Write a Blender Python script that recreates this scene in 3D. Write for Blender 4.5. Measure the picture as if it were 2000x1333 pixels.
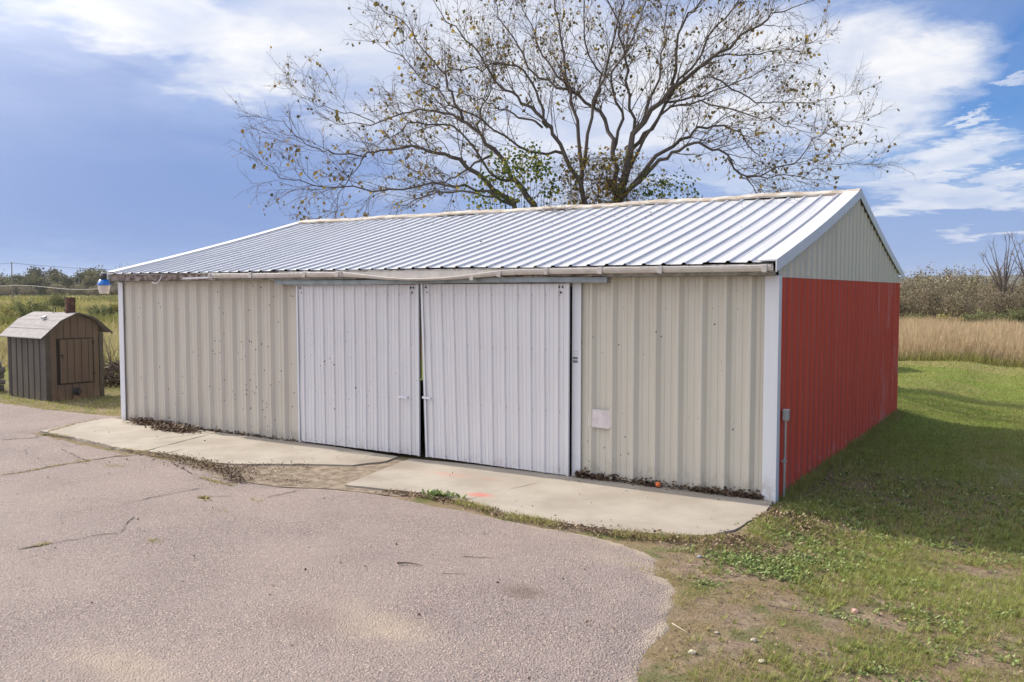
import bpy, bmesh, math, random
import numpy as np
from mathutils import Vector, Matrix
R = math.radians
random.seed(7); rng = np.random.default_rng(7)
sc = bpy.context.scene
for o in list(bpy.data.objects): bpy.data.objects.remove(o)

# ------------------------------------------------------------------ camera
CAM = np.array([14.711, -10.152, 2.416]); YAW, PITCH, ROLL, F = -0.5514, -0.0566, 0.0007, 1724.36
fw = np.array([math.sin(YAW)*math.cos(PITCH), math.cos(YAW)*math.cos(PITCH), math.sin(PITCH)])
rt = np.array([math.cos(YAW), -math.sin(YAW), 0]); up = np.cross(rt, fw)
cd = bpy.data.cameras.new('camera'); cam = bpy.data.objects.new('camera', cd); sc.collection.objects.link(cam)
M = Matrix.Identity(4)
for i in range(3):
    M[i][0] = rt[i]; M[i][1] = up[i]; M[i][2] = -fw[i]; M[i][3] = CAM[i]
cam.matrix_world = M
cd.sensor_width = 36; cd.lens = F/2000*36; cd.clip_end = 12000; cd.clip_start = 0.05
sc.camera = cam
def ray(u, v): return fw + rt*(u-1000)/F - up*(v-666.5)/F
def G(u, v, z=0.0):                     # photograph point -> ground point at height z
    d = ray(u, v); t = (z-CAM[2])/d[2]; p = CAM+d*t; return (float(p[0]), float(p[1]))
def D(u, v, dep): return CAM + ray(u, v)*dep

# ------------------------------------------------------------------ world, sun, exposure
SUN_EL, SUN_AZ = 37.0, -0.4             # light travels towards +x
w = bpy.data.worlds.new('World'); sc.world = w; w.use_nodes = True
NT = w.node_tree; NT.nodes.clear()
class N:                                 # small node helper
    def __init__(s, nt): s.nt = nt
    def n(s, t, **k):
        a = s.nt.nodes.new(t)
        for q, v in k.items():
            if q.startswith('_'): continue
            setattr(a, q, v)
        return a
    def l(s, a, b): s.nt.links.new(a, b)
    def val(s, sock, v):
        if isinstance(v, bpy.types.NodeSocket): s.l(v, sock)
        else: sock.default_value = v
    def m(s, op, a, b=0.0, c=None, clamp=False):
        x = s.n('ShaderNodeMath', operation=op, use_clamp=clamp)
        s.val(x.inputs[0], a); s.val(x.inputs[1], b)
        if c is not None: s.val(x.inputs[2], c)
        return x.outputs[0]
    def v(s, op, a, b=(0,0,0), out=0):
        x = s.n('ShaderNodeVectorMath', operation=op)
        s.val(x.inputs[0], a)
        if op == 'SCALE': s.val(x.inputs['Scale'], b)
        elif op not in ('LENGTH', 'NORMALIZE'): s.val(x.inputs[1], b)
        return x.outputs['Value'] if op in ('LENGTH', 'DOT_PRODUCT') else x.outputs[0]
    def mix(s, f, a, b, mode='MIX'):
        x = s.n('ShaderNodeMix', data_type='RGBA', blend_type=mode)
        s.val(x.inputs[0], f)
        for i, c in ((6, a), (7, b)):
            if isinstance(c, bpy.types.NodeSocket): s.l(c, x.inputs[i])
            else: x.inputs[i].default_value = (*c[:3], 1)
        return x.outputs[2]
    def mr(s, x, a, b, c=0.0, d=1.0, smooth=True):
        y = s.n('ShaderNodeMapRange', interpolation_type='SMOOTHSTEP' if smooth else 'LINEAR')
        s.val(y.inputs[0], x)
        for i, q in enumerate((a, b, c, d)): s.val(y.inputs[i+1], q)
        return y.outputs[0]
    def noise(s, vec, scale=5, detail=4, rough=.55, dist=0, out=0):
        x = s.n('ShaderNodeTexNoise'); s.val(x.inputs['Vector'], vec)
        x.inputs['Scale'].default_value = scale; x.inputs['Detail'].default_value = detail
        x.inputs['Roughness'].default_value = rough; x.inputs['Distortion'].default_value = dist
        return x.outputs[out]
    def ramp(s, f, stops):
        x = s.n('ShaderNodeValToRGB'); s.val(x.inputs[0], f); e = x.color_ramp.elements
        while len(e) < len(stops): e.new(.5)
        for i, (p, c) in enumerate(stops): e[i].position = p; e[i].color = (*c, 1)
        return x.outputs[0]
    def comb(s, x, y, z):
        a = s.n('ShaderNodeCombineXYZ'); s.val(a.inputs[0], x); s.val(a.inputs[1], y); s.val(a.inputs[2], z); return a.outputs[0]
    def sep(s, v):
        a = s.n('ShaderNodeSeparateXYZ'); s.l(v, a.inputs[0]); return a.outputs
def lin(r, g, b):
    f = lambda c: (c/255/12.92) if c/255 <= .04045 else ((c/255+.055)/1.055)**2.4
    return (f(r), f(g), f(b))
EXPO = 0.30
W = N(NT)
tc = W.n('ShaderNodeTexCoord').outputs['Generated']
sky = W.n('ShaderNodeTexSky', sky_type='NISHITA', sun_disc=False)
sky.sun_elevation = R(SUN_EL); sky.sun_rotation = R(270+SUN_AZ)      # sun stands in the -x direction
sky.altitude = 250; sky.air_density = 1.0; sky.dust_density = .6; sky.ozone_density = 2.2
bgs = W.v('SCALE', sky.outputs[0], .085)
bgs = W.mix(1.0, bgs, (.40, .78, 1.28), 'MULTIPLY')
z_ = W.sep(tc)
elev = z_[2]
# flat cloud decks seen in perspective: direction / (height + small)
inv = W.m('DIVIDE', 1.0, W.m('ADD', W.m('MAXIMUM', elev, 0.0), .13))
cp = W.v('SCALE', tc, inv)
cpn = W.noise(cp, 1.1, 5, .6, .4)
cpw = W.noise(W.v('MULTIPLY', cp, (1.0, .45, 1)), 2.3, 6, .62, .8)
wob = W.v('SCALE', W.v('SUBTRACT', W.noise(cp, 1.7, 5, .6, .2, out=1), (.5, .5, .5)), .22)
dd = W.v('ADD', tc, wob)
wob2 = W.v('SCALE', W.v('SUBTRACT', W.noise(cp, 3.6, 7, .66, .3, out=1), (.5, .5, .5)), .10)
dd2 = W.v('ADD', tc, wob2)
def blob(u, v, wu, wv, ang=0, soft=(1.25, .35), src=dd):
    c = ray(u, v); c = c/np.linalg.norm(c)
    r0 = np.cross(c, (0, 0, 1)); r0 /= np.linalg.norm(r0); u0 = np.cross(r0, c)
    ca, sa = math.cos(R(ang)), math.sin(R(ang))
    a, b = r0*ca+u0*sa, -r0*sa+u0*ca
    x = W.m('MULTIPLY', W.v('DOT_PRODUCT', src, tuple(a)), F/wu); y = W.m('MULTIPLY', W.v('DOT_PRODUCT', src, tuple(b)), F/wv)
    r = W.m('SQRT', W.m('ADD', W.m('MULTIPLY', x, x), W.m('MULTIPLY', y, y)))
    x0 = F*float(np.dot(c, a))/wu; y0 = 0
    m = W.mr(r, soft[0], soft[1])
    return W.m('MULTIPLY', m, W.mr(W.v('DOT_PRODUCT', tc, tuple(c)), .2, .5))
WHITE = tuple(c*.82 for c in (1.0, .995, 1.0)); VEIL = tuple(c*.80 for c in lin(164, 184, 228)); STORM = tuple(c*.80 for c in lin(125, 155, 213))
col = bgs
# a thin veil nearly everywhere except towards the clear side (+x)
veil = W.m('MULTIPLY', W.mr(z_[0], .02, -.42), W.mr(cpn, .25, .6, .72, .97))
veil = W.m('MAXIMUM', veil, W.mr(elev, .22, .02, 0, .82))
col = W.mix(veil, col, VEIL)
col = W.mix(W.m('MULTIPLY', blob(250, 390, 620, 220, -6, (1.4, .25)), .92), col, STORM)
col = W.mix(W.m('MULTIPLY', blob(1700, 460, 500, 90, 0, (1.5, .2)), .5), col, tuple(c*.74 for c in lin(150, 174, 226)))
col = W.mix(W.m('MULTIPLY', blob(60, 150, 330, 60, -14, (1.4, .2)), .5), col, STORM)
# general broken high cloud
gen = W.m('MULTIPLY', W.mr(cpw, .40, .62), W.mr(elev, .10, .42, 0, .92))
gen = W.m('MULTIPLY', gen, W.mr(z_[0], .15, -.25, .25, 1.0))
gen = W.m('MULTIPLY', gen, W.mr(z_[1], .45, -.2, .45, 1.0))
gen = W.m('MAXIMUM', gen, W.m('MULTIPLY', W.m('MULTIPLY', W.mr(z_[1], -.05, -.45), W.mr(z_[0], .75, .05, .30, 1.0)), W.mr(cpw, .2, .5, .6, .92)))  # extra cloud bank added out of view behind the camera, as fill light
clouds = [(330, 10, 520, 95, -16, .95, dd), (560, 90, 260, 70, -20, .8, dd), (760, 60, 330, 210, -10, .8, dd), (1050, 160, 420, 240, 0, .72, dd), (1380, 140, 300, 190, 0, .9, dd),
          (1660, 150, 210, 140, 4, 1.0, dd2), (1775, 130, 150, 85, 8, 1.0, dd2), (1700, 240, 150, 75, 10, .85, dd2), (1840, 315, 130, 34, 12, .8, dd2), (1880, 390, 260, 44, -6, .7, dd), (1975, 345, 45, 18, 0, .8, dd2),
          (1905, 240, 42, 10, 14, .7, dd2), (1990, 148, 50, 8, 0, .6, dd2), (1560, 330, 300, 60, 0, .45, dd), (650, 200, 200, 60, -14, .35, dd)]
wisp = W.mr(W.noise(W.v('MULTIPLY', cp, (1.0, .6, 1)), 5.0, 7, .62, .7), .30, .62, .82, 1.0)
cl = gen
for (u, v, a, b, g, s, src) in clouds:
    cl = W.m('MAXIMUM', cl, W.m('MULTIPLY', blob(u, v, a, b, g, (1.15, .45), src), s))
cl = W.m('MULTIPLY', cl, wisp)
shade = W.mr(W.noise(cp, 3.2, 5, .55, .5), .3, .7)
ccol = W.mix(shade, tuple(c*.8 for c in lin(222, 229, 246)), WHITE)
# unseen cloud behind the camera is brightened as fill for the front wall and ribs
ccol = W.v('SCALE', ccol, W.mr(z_[1], .30, -.55, 1.0, 1.7))
col = W.mix(cl, col, ccol)
# the sun stands outside the picture behind thin cloud: a broad pale glow round it
sd0 = W.v('DOT_PRODUCT', tc, (-math.cos(R(SUN_EL)), -.0, math.sin(R(SUN_EL))))
gl = W.m('POWER', W.m('MAXIMUM', sd0, 0.0), 15.0)
col = W.mix(1.0, col, W.v('SCALE', W.comb(3.6, 3.3, 2.9), gl), 'ADD')
bgd = W.n('ShaderNodeBackground'); W.l(col, bgd.inputs[0]); bgd.inputs[1].default_value = 1.0
wo = W.n('ShaderNodeOutputWorld'); W.l(bgd.outputs[0], wo.inputs[0])
w.cycles.sampling_method = 'MANUAL'; w.cycles.sample_map_resolution = 512

sl = bpy.data.lights.new('sun', 'SUN'); sl.energy = 4.4; sl.angle = R(.6); sl.color = (1, .93, .82)
so = bpy.data.objects.new('sun', sl); sc.collection.objects.link(so)
ld = Vector((math.cos(R(SUN_EL))*math.cos(R(SUN_AZ)), math.cos(R(SUN_EL))*math.sin(R(SUN_AZ)), -math.sin(R(SUN_EL))))
so.rotation_euler = ld.to_track_quat('-Z', 'Y').to_euler(); so.location = (-20, 0, 20)
sc.view_settings.view_transform = 'Standard'; sc.view_settings.look = 'None'; sc.view_settings.gamma = 1
sc.view_settings.exposure = EXPO; sc.view_settings.use_curve_mapping = False
sc.render.engine = 'CYCLES'; sc.cycles.max_bounces = 6; sc.cycles.transparent_max_bounces = 6; sc.cycles.sample_clamp_indirect = 6

# ------------------------------------------------------------------ helpers
C = sc.collection
def link(name, me, mat=None, parent=None):
    o = bpy.data.objects.new(name, me); C.objects.link(o)
    if mat is not None and me is not None and len(me.materials) == 0:
        for q in (mat if isinstance(mat, (list, tuple)) else [mat]): me.materials.append(q)
    if parent is not None: o.parent = parent
    return o
def tag(o, label=None, cat=None, group=None, kind=None):
    if label: o['label'] = label
    if cat: o['category'] = cat
    if group: o['group'] = group
    if kind: o['kind'] = kind
    return o
def thing(name, label, cat, loc=(0,0,0), rz=0, group=None):
    o = bpy.data.objects.new(name, None); C.objects.link(o); o.location = loc; o.rotation_euler = (0, 0, rz); o.empty_display_size = .1
    return tag(o, label, cat, group)
def place_local(o, parent):              # geometry given in world coordinates, parent moved/rotated
    o.parent = parent; o.matrix_parent_inverse = (Matrix.Translation(parent.location) @ parent.rotation_euler.to_matrix().to_4x4()).inverted(); return o
def mesh(name, verts, faces, smooth=False):
    me = bpy.data.meshes.new(name); me.from_pydata([tuple(map(float, v)) for v in verts], [], faces); me.validate()
    if smooth: me.polygons.foreach_set('use_smooth', [True]*len(me.polygons))
    me.update(); return me
class MB:
    def __init__(s): s.v = []; s.f = []
    def add(s, vs, fs):
        b = len(s.v); s.v += [tuple(map(float, q)) for q in vs]; s.f += [tuple(i+b for i in f) for f in fs]; return s
    def box(s, x0, x1, y0, y1, z0, z1):
        return s.add([(x0,y0,z0),(x1,y0,z0),(x1,y1,z0),(x0,y1,z0),(x0,y0,z1),(x1,y0,z1),(x1,y1,z1),(x0,y1,z1)],
                     [(0,3,2,1),(4,5,6,7),(0,1,5,4),(1,2,6,5),(2,3,7,6),(3,0,4,7)])
    def bar(s, p, q, wd, ht, upv=(0,0,1)):
        p, q = Vector(p), Vector(q); d = (q-p).normalized(); sd = d.cross(Vector(upv)).normalized(); u = sd.cross(d)
        vs = [a+sd*sx*wd/2+u*sy*ht/2 for a in (p, q) for sx, sy in ((-1,-1),(1,-1),(1,1),(-1,1))]
        return s.add(vs, [(0,1,2,3),(7,6,5,4),(0,4,5,1),(1,5,6,2),(2,6,7,3),(3,7,4,0)])
    def tube(s, pts, rad, n=8, cap=True):
        pts = [Vector(p) for p in pts]; rad = rad if hasattr(rad, '__len__') else [rad]*len(pts)
        rings = []; pu = None
        for i, p in enumerate(pts):
            d = (pts[min(i+1, len(pts)-1)]-pts[max(i-1, 0)]).normalized()
            if pu is None: pu = d.orthogonal().normalized()
            pu = (pu-d*pu.dot(d)); pu = pu.normalized() if pu.length > 1e-6 else d.orthogonal().normalized()
            b = d.cross(pu)
            rings.append([p+(pu*math.cos(2*math.pi*k/n)+b*math.sin(2*math.pi*k/n))*rad[i] for k in range(n)])
        vs = [v for r in rings for v in r]; fs = []
        for i in range(len(pts)-1):
            for k in range(n): fs.append((i*n+k, i*n+(k+1) % n, (i+1)*n+(k+1) % n, (i+1)*n+k))
        if cap: fs += [tuple(range(n))[::-1], tuple((len(pts)-1)*n+k for k in range(n))]
        return s.add(vs, fs)
    def lathe(s, prof, c=(0,0,0), n=20):
        vs = []; fs = []
        for r, z in prof: vs += [(c[0]+r*math.cos(2*math.pi*k/n), c[1]+r*math.sin(2*math.pi*k/n), c[2]+z) for k in range(n)]
        for i in range(len(prof)-1):
            for k in range(n): fs.append((i*n+k, i*n+(k+1) % n, (i+1)*n+(k+1) % n, (i+1)*n+k))
        fs += [tuple(range(n))[::-1], tuple((len(prof)-1)*n+k for k in range(n))]
        return s.add(vs, fs)
    def build(s, name, mat, parent=None, bevel=0, smooth=False):
        me = mesh(name, s.v, s.f, smooth); o = link(name, me, mat)
        if parent is not None: o.parent = parent
        if bevel:
            b = o.modifiers.new('b', 'BEVEL'); b.width = bevel; b.segments = 2; b.limit_method = 'ANGLE'
        return o
# vectorised value noise for terrain and scatter masks
_tab = np.random.default_rng(3).random((256, 256))
def vn(x, y):
    x = np.asarray(x, float); y = np.asarray(y, float); xi = np.floor(x).astype(int); yi = np.floor(y).astype(int); fx = x-xi; fy = y-yi
    fx = fx*fx*(3-2*fx); fy = fy*fy*(3-2*fy); g = lambda a, b: _tab[a % 256, b % 256]
    return (g(xi,yi)*(1-fx)+g(xi+1,yi)*fx)*(1-fy)+(g(xi,yi+1)*(1-fx)+g(xi+1,yi+1)*fx)*fy
def fbm(x, y, o=4):
    s = 0; a = .5; t = 0
    for i in range(o): s = s+a*vn(np.asarray(x)*2**i+17*i, np.asarray(y)*2**i+5*i); t += a; a *= .5
    return s/t
def sst(x, a, b): t = np.clip((np.asarray(x, float)-a)/(b-a), 0, 1); return t*t*(3-2*t)
def hgt(x, y):                            # lie of the land
    x = np.asarray(x, float); y = np.asarray(y, float)
    h = -.018 - .11*sst(x, 11.9, 13.4)*sst(y, -3.2, .2) - .10*sst(y, 1, 9)*sst(x, 11.5, 13) - .2*sst(y, 9, 16) - .04*sst(x, 12.2, 14.5)
    near = sst(x, 12.0, 13.2)
    h = h + near*.035*(fbm(x*1.3, y*1.3, 4)-.5) 
    h = h + .040*np.exp(-((x-12.22)/.22)**2-((y+1.15)/.65)**2) + .022*np.exp(-((y+2.14)/.16)**2)*sst(x, 7.9, 8.4)*sst(-x, -12.5, -11.9)
    return h
def quads(name, P, U, V, mat, tint=None, tri=False, bend=0.0, parent=None):
    """many small cards: centre-bottom P, half-width vector U, length vector V"""
    n = len(P)
    if tri:
        vs = np.stack([P-U, P+U, P+V], 1).reshape(-1, 3); k = 3
    else:
        Nn = np.cross(U, V); Nn /= (np.linalg.norm(Nn, axis=1, keepdims=True)+1e-9); L = np.linalg.norm(V, axis=1, keepdims=True)
        mid = P+V*.45
        vs = np.stack([P, mid+U+Nn*L*bend, P+V, mid-U+Nn*L*bend], 1).reshape(-1, 3); k = 4
    me = bpy.data.meshes.new(name); me.vertices.add(n*k); me.vertices.foreach_set('co', vs.astype(np.float32).ravel())
    me.loops.add(n*k); me.loops.foreach_set('vertex_index', np.arange(n*k, dtype=np.int32))
    me.polygons.add(n); me.polygons.foreach_set('loop_start', np.arange(0, n*k, k, dtype=np.int32)); me.polygons.foreach_set('loop_total', np.full(n, k, dtype=np.int32))
    me.update(calc_edges=True)
    if tint is None: tint = rng.random(n)
    a = me.attributes.new('tint', 'FLOAT', 'FACE'); a.data.foreach_set('value', np.asarray(tint, np.float32))
    o = link(name, me, mat)
    if parent is not None: o.parent = parent
    return o
def inpoly(x, y, poly):
    r = np.zeros(len(x), bool); j = len(poly)-1
    for i in range(len(poly)):
        xi, yi = poly[i][:2]; xj, yj = poly[j][:2]
        c = ((yi > y) != (yj > y)) & (x < (xj-xi)*(y-yi)/(yj-yi+1e-12)+xi); r ^= c; j = i
    return r
def sdist(x, y, poly):
    dmin = np.full(len(x), 1e9); j = len(poly)-1
    for i in range(len(poly)):
        ax, ay = poly[j][:2]; bx, by = poly[i][:2]; ex, ey = bx-ax, by-ay
        t = np.clip(((x-ax)*ex+(y-ay)*ey)/(ex*ex+ey*ey+1e-12), 0, 1); dmin = np.minimum(dmin, np.hypot(x-ax-t*ex, y-ay-t*ey)); j = i
    return np.where(inpoly(x, y, poly), dmin, -dmin)
def pdist(x, y, line):
    dmin = np.full(len(x), 1e9)
    for (ax, ay), (bx, by) in zip(line[:-1], line[1:]):
        ex, ey = bx-ax, by-ay; t = np.clip(((x-ax)*ex+(y-ay)*ey)/(ex*ex+ey*ey+1e-12), 0, 1); dmin = np.minimum(dmin, np.hypot(x-ax-t*ex, y-ay-t*ey))
    return dmin

# ------------------------------------------------------------------ materials
def newmat(name, rough=.7, spec=.4, metal=0):
    m = bpy.data.materials.new(name); m.use_nodes = True; nt = m.node_tree; nt.nodes.clear(); k = N(nt)
    b = k.n('ShaderNodeBsdfPrincipled'); o = k.n('ShaderNodeOutputMaterial'); k.l(b.outputs[0], o.inputs[0])
    b.inputs['Roughness'].default_value = rough; b.inputs['Metallic'].default_value = metal
    b.inputs['Specular IOR Level'].default_value = spec
    k.b = b; k.o = o; k.pos = k.n('ShaderNodeNewGeometry').outputs['Position']
    return m, k
def bump(k, h, s=.3, d=.01):
    x = k.n('ShaderNodeBump'); x.inputs['Strength'].default_value = s; x.inputs['Distance'].default_value = d; k.val(x.inputs['Height'], h); k.l(x.outputs[0], k.b.inputs['Normal'])
def base(k, c):
    if isinstance(c, bpy.types.NodeSocket): k.l(c, k.b.inputs['Base Color'])
    else: k.b.inputs['Base Color'].default_value = (*c, 1)
def plain(name, c, rough=.6, spec=.4, metal=0, var=.12, sc_=6, c2=None):
    m, k = newmat(name, rough, spec, metal)
    n = k.noise(k.pos, sc_, 5, .6)
    dark = tuple(x*(1-var*2) for x in c) if c2 is None else c2
    base(k, k.mix(k.mr(n, .35, .65), dark, c)); return m
def sheet(name, c, rough=.42, stain=(.16,.12,.08), specks=0.0, streak=.10, foot=.35, chalk=None, spot_clusters=(), spec=.32):
    """painted corrugated steel: faint vertical streaks, splash dirt at the foot, rust specks"""
    m, k = newmat(name, rough, spec)
    st = k.noise(k.v('MULTIPLY', k.pos, (14, 14, .7)), 1.0, 4, .6)
    big = k.noise(k.pos, .8, 4, .55)
    col = k.mix(k.mr(st, .3, .7, 0, streak*2.2), c, tuple(x*.72 for x in c))
    col = k.mix(k.mr(big, .4, .75, 0, .25), col, tuple(x*y for x, y in zip(c, (.86, .84, .84))))
    zz = k.sep(k.pos)[2]
    f = k.m('MULTIPLY', k.mr(zz, foot, -.02) if foot > 0 else 0.0, k.mr(k.noise(k.v('MULTIPLY', k.pos, (9, 9, 5)), 1.0, 6, .7), .42, .72))
    col = k.mix(k.m('MULTIPLY', f, .75), col, stain)
    if specks:
        vo = k.n('ShaderNodeTexVoronoi', feature='F1'); k.l(k.pos, vo.inputs['Vector']); vo.inputs['Scale'].default_value = 21
        rnd = k.sep(vo.outputs['Color'])[0]
        dens = k.mr(k.noise(k.pos, 1.3, 2, .5), .45, .7, 1-specks*.2, 1-specks)
        for (px, pz, rx, rz) in spot_clusters:
            d = k.v('LENGTH', k.v('MULTIPLY', k.v('SUBTRACT', k.pos, (px, 0, pz)), (1/rx, 0, 1/rz)))
            dens = k.m('SUBTRACT', dens, k.mr(d, 1.15, .2, 0, .19))
        hit = k.m('MULTIPLY', k.m('GREATER_THAN', rnd, dens), k.m('LESS_THAN', vo.outputs['Distance'], k.m('ADD', .12, k.m('MULTIPLY', k.sep(vo.outputs['Color'])[1], .16))))
        col = k.mix(k.m('MULTIPLY', hit, .85), col, (.035, .025, .03))
    if chalk:
        cy0, cy1 = chalk
        yy = k.sep(k.pos)[1]
        q = k.m('MULTIPLY', k.mr(yy, cy0, cy1), k.mr(k.noise(k.v('MULTIPLY', k.pos, (7, 7, .9)), 1.0, 7, .72), .5, .66))
        col = k.mix(k.m('MULTIPLY', q, .32), col, (.55, .36, .36))
        q2 = k.m('MULTIPLY', k.mr(k.m('ABSOLUTE', k.m('SUBTRACT', yy, 6.22)), .035, .012), k.mr(k.noise(k.v('MULTIPLY', k.pos, (30, 30, 5)), 1.0, 5, .7), .38, .6))
        col = k.mix(k.m('MULTIPLY', q2, .8), col, (.6, .5, .52))
        q3 = k.m('MULTIPLY', k.mr(zz, .5, -.2), k.mr(k.noise(k.v('MULTIPLY', k.pos, (12, 12, 6)), 1.0, 6, .7), .5, .68))
        col = k.mix(k.m('MULTIPLY', q3, .6), col, (.34, .30, .29))
        q4 = k.mr(k.noise(k.v('MULTIPLY', k.pos, (30, 30, 12)), 1.0, 3, .6), .74, .78)
        col = k.mix(k.m('MULTIPLY', q4, .5), col, (.6, .42, .4))
    base(k, col)
    k.l(k.mr(st, .3, .7, rough-.05, rough+.15), k.b.inputs['Roughness'])
    bump(k, k.noise(k.v('MULTIPLY', k.pos, (3, 3, 1.6)), 1.0, 3, .5), .25, .02)
    return m
CL = [(3.3, 1.42, .85, .30), (3.5, 1.5, .4, .25), (3.4, .7, 1.2, .5)]
m_cream = sheet('cream_steel', (.575, .525, .45), specks=.08, spot_clusters=CL)
m_cream_r = sheet('cream_steel_right', (.575, .535, .455), specks=.04, spot_clusters=[(9.9, .5, .5, .5)])
m_gable = sheet('gable_cream_steel', (.66, .605, .50), rough=.6, specks=.02, foot=-5, spec=.25)
m_door = sheet('door_steel', (.665, .645, .655), rough=.42, specks=.09, streak=.07, foot=.25, stain=(.4,.33,.32), spot_clusters=[(4.95, 1.42, .45, .35), (5.1, 1.35, .6, .2), (5.7, .75, .6, .5)])
m_door_r = sheet('door_steel_clean', (.68, .66, .67), rough=.42, specks=.0, streak=.07, foot=.25, stain=(.45,.36,.36))
m_red = sheet('red_steel', (.56, .085, .048), rough=.62, specks=0, streak=.14, foot=-5, chalk=(5.6, 7.6), spec=.25)
m_trim = sheet('white_trim', (.70, .70, .73), rough=.4, streak=.05, foot=.4, stain=(.3,.25,.2))
# roof: chalky white steel with grime by the ridge
m_roof, k = newmat('roof_steel', .5, .35)
st = k.noise(k.v('MULTIPLY', k.pos, (9, .9, .9)), 1.0, 5, .6)
yy = k.sep(k.pos)
gr = k.m('MULTIPLY', k.mr(yy[1], 2.6, 4.4), k.mr(k.noise(k.v('MULTIPLY', k.pos, (2.2, 7, 7)), 1.0, 6, .7), .48, .68))
col = k.mix(k.mr(st, .3, .7, 0, .45), (.58, .58, .595), (.45, .455, .475))
col = k.mix(k.m('MULTIPLY', gr, .6), col, (.28, .28, .29))
rust = k.m('MULTIPLY', k.mr(k.noise(k.v('MULTIPLY', k.pos, (6, 1.2, 1.2)), 1.0, 5, .7), .66, .74), k.mr(yy[0], 5, 1))
col = k.mix(k.m('MULTIPLY', rust, .5), col, (.25, .14, .09))
base(k, col); bump(k, k.noise(k.v('MULTIPLY', k.pos, (2, 1.2, 1.2)), 1.0, 3), .2, .02)
m_rust = plain('weathered_ridge', (.56, .52, .46), .7, .3, 0, c2=(.38, .31, .24), sc_=5)
m_rail = plain('galvanised_rail', (.30, .335, .36), .45, .5, .35, .15)
m_grey = plain('grey_flashing', (.33, .32, .30), .6, .4, .1, .2, 9)
m_gutter = plain('beige_gutter', (.60, .55, .50), .45, .5, 0, .08, 8)
m_gutin = plain('gutter_inside', (.50, .48, .46), .6, .3, 0, c2=(.22, .19, .17), sc_=12)
m_wood = plain('weathered_board', (.36, .31, .28), .85, .2, 0, c2=(.12, .085, .07), sc_=9)
m_lumber = plain('framing_timber', (.24, .17, .11), .85, .2)
m_bolt = plain('dark_bolt', (.03, .028, .03), .5, .4, .5)
m_dark = plain('dark_grit', (.03, .028, .025), .9, .2)
m_soil = plain('soil', (.17, .135, .10), .95, .1, 0, c2=(.10, .075, .055), sc_=20)
m_floor = plain('dirt_floor', (.10, .085, .065), .95, .1)
m_plate = plain('plate_paint', (.66, .585, .575), .5, .4, 0, .08, 14)
m_stick = plain('sticker_grey', (.33, .34, .36), .5)
m_print = plain('sticker_print', (.04, .04, .05), .5)
m_orange = plain('orange_skin', (.75, .16, .03), .4, .5, 0, .1)
m_lamp_blue = plain('blue_reflector', (.02, .17, .62), .25, .6, 0, .05)
m_lamp_dark = plain('lamp_housing', (.06, .055, .06), .5, .4, .3)
m_lens, k = newmat('frosted_lens', .45, .5); base(k, (.74, .66, .58)); k.b.inputs['Transmission Weight'].default_value = .15
m_conduit = plain('grey_conduit', (.42, .43, .43), .4, .5, .3, .08)
m_brown = sheet('brown_steel', (.088, .074, .060), rough=.5, stain=(.2,.15,.1), streak=.15, foot=.3)
m_brown2 = sheet('brown_steel_front', (.135, .098, .074), rough=.5, stain=(.3,.2,.12), streak=.15, foot=.35)
m_brown_dark = plain('brown_trim', (.085, .072, .062), .5, .4)
m_seam = plain('dark_seam', (.025, .02, .018), .8)
m_shroof = plain('shed_roof_steel', (.30, .275, .275), .75, .15, 0, .08, 7)
m_chim = plain('rusty_pipe', (.15, .075, .05), .7, .3, .2, c2=(.06, .035, .03), sc_=10)
m_pole = plain('pole_wood', (.26, .23, .20), .9, .2)
m_wire = plain('wire', (.08, .08, .085), .6)
m_cable = plain('pale_cable', (.30, .285, .26), .6)

def blobmask(k, c, rx, ry, a=1.0, b=.3, ns=7, amp=.5):
    n = k.m('MULTIPLY', k.m('SUBTRACT', k.noise(k.pos, ns, 5, .65), .5), amp*2)
    d = k.v('LENGTH', k.v('MULTIPLY', k.v('SUBTRACT', k.pos, (c[0], c[1], 0)), (1/rx, 1/ry, 0)))
    return k.mr(k.m('ADD', d, n), a, b)
# asphalt with exposed pink aggregate
m_asph, k = newmat('pink_asphalt', .85, .25)
vo = k.n('ShaderNodeTexVoronoi', feature='F1'); vo.inputs['Scale'].default_value = 62; k.l(k.pos, vo.inputs['Vector'])
vo2 = k.n('ShaderNodeTexVoronoi', feature='F1'); vo2.inputs['Scale'].default_value = 150; k.l(k.pos, vo2.inputs['Vector'])
cr = k.sep(vo.outputs['Color'])
stones = k.ramp(cr[0], [(0, (.10,.08,.08)), (.18, (.26,.205,.195)), (.42, (.39,.30,.27)), (.62, (.47,.37,.315)), (.80, (.40,.32,.325)), (1, (.70,.58,.47))])
grit = k.ramp(k.sep(vo2.outputs['Color'])[0], [(0, (.10,.09,.09)), (.4, (.30,.255,.25)), (1, (.52,.45,.40))])
edge = k.mr(vo.outputs['Distance'], .25, .62)
col = k.mix(edge, stones, k.mix(.6, grit, (.17,.15,.15)))
big = k.noise(k.pos, .55, 5, .6)
col = k.mix(k.mr(big, .35, .65, 0, .30), col, (.46, .385, .33))
col = k.mix(k.mr(k.noise(k.pos, 2.2, 5, .6), .45, .7, 0, .25), col, (.26, .225, .235))
sd_ = k.n('ShaderNodeAttribute', attribute_name='edge').outputs['Fac']
fine = k.noise(k.pos, 40, 3, .6)
em = k.mr(k.m('ADD', sd_, k.m('MULTIPLY', k.m('SUBTRACT', k.noise(k.pos, 3.5, 6, .7), .5), .42)), .13, -.02)
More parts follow.
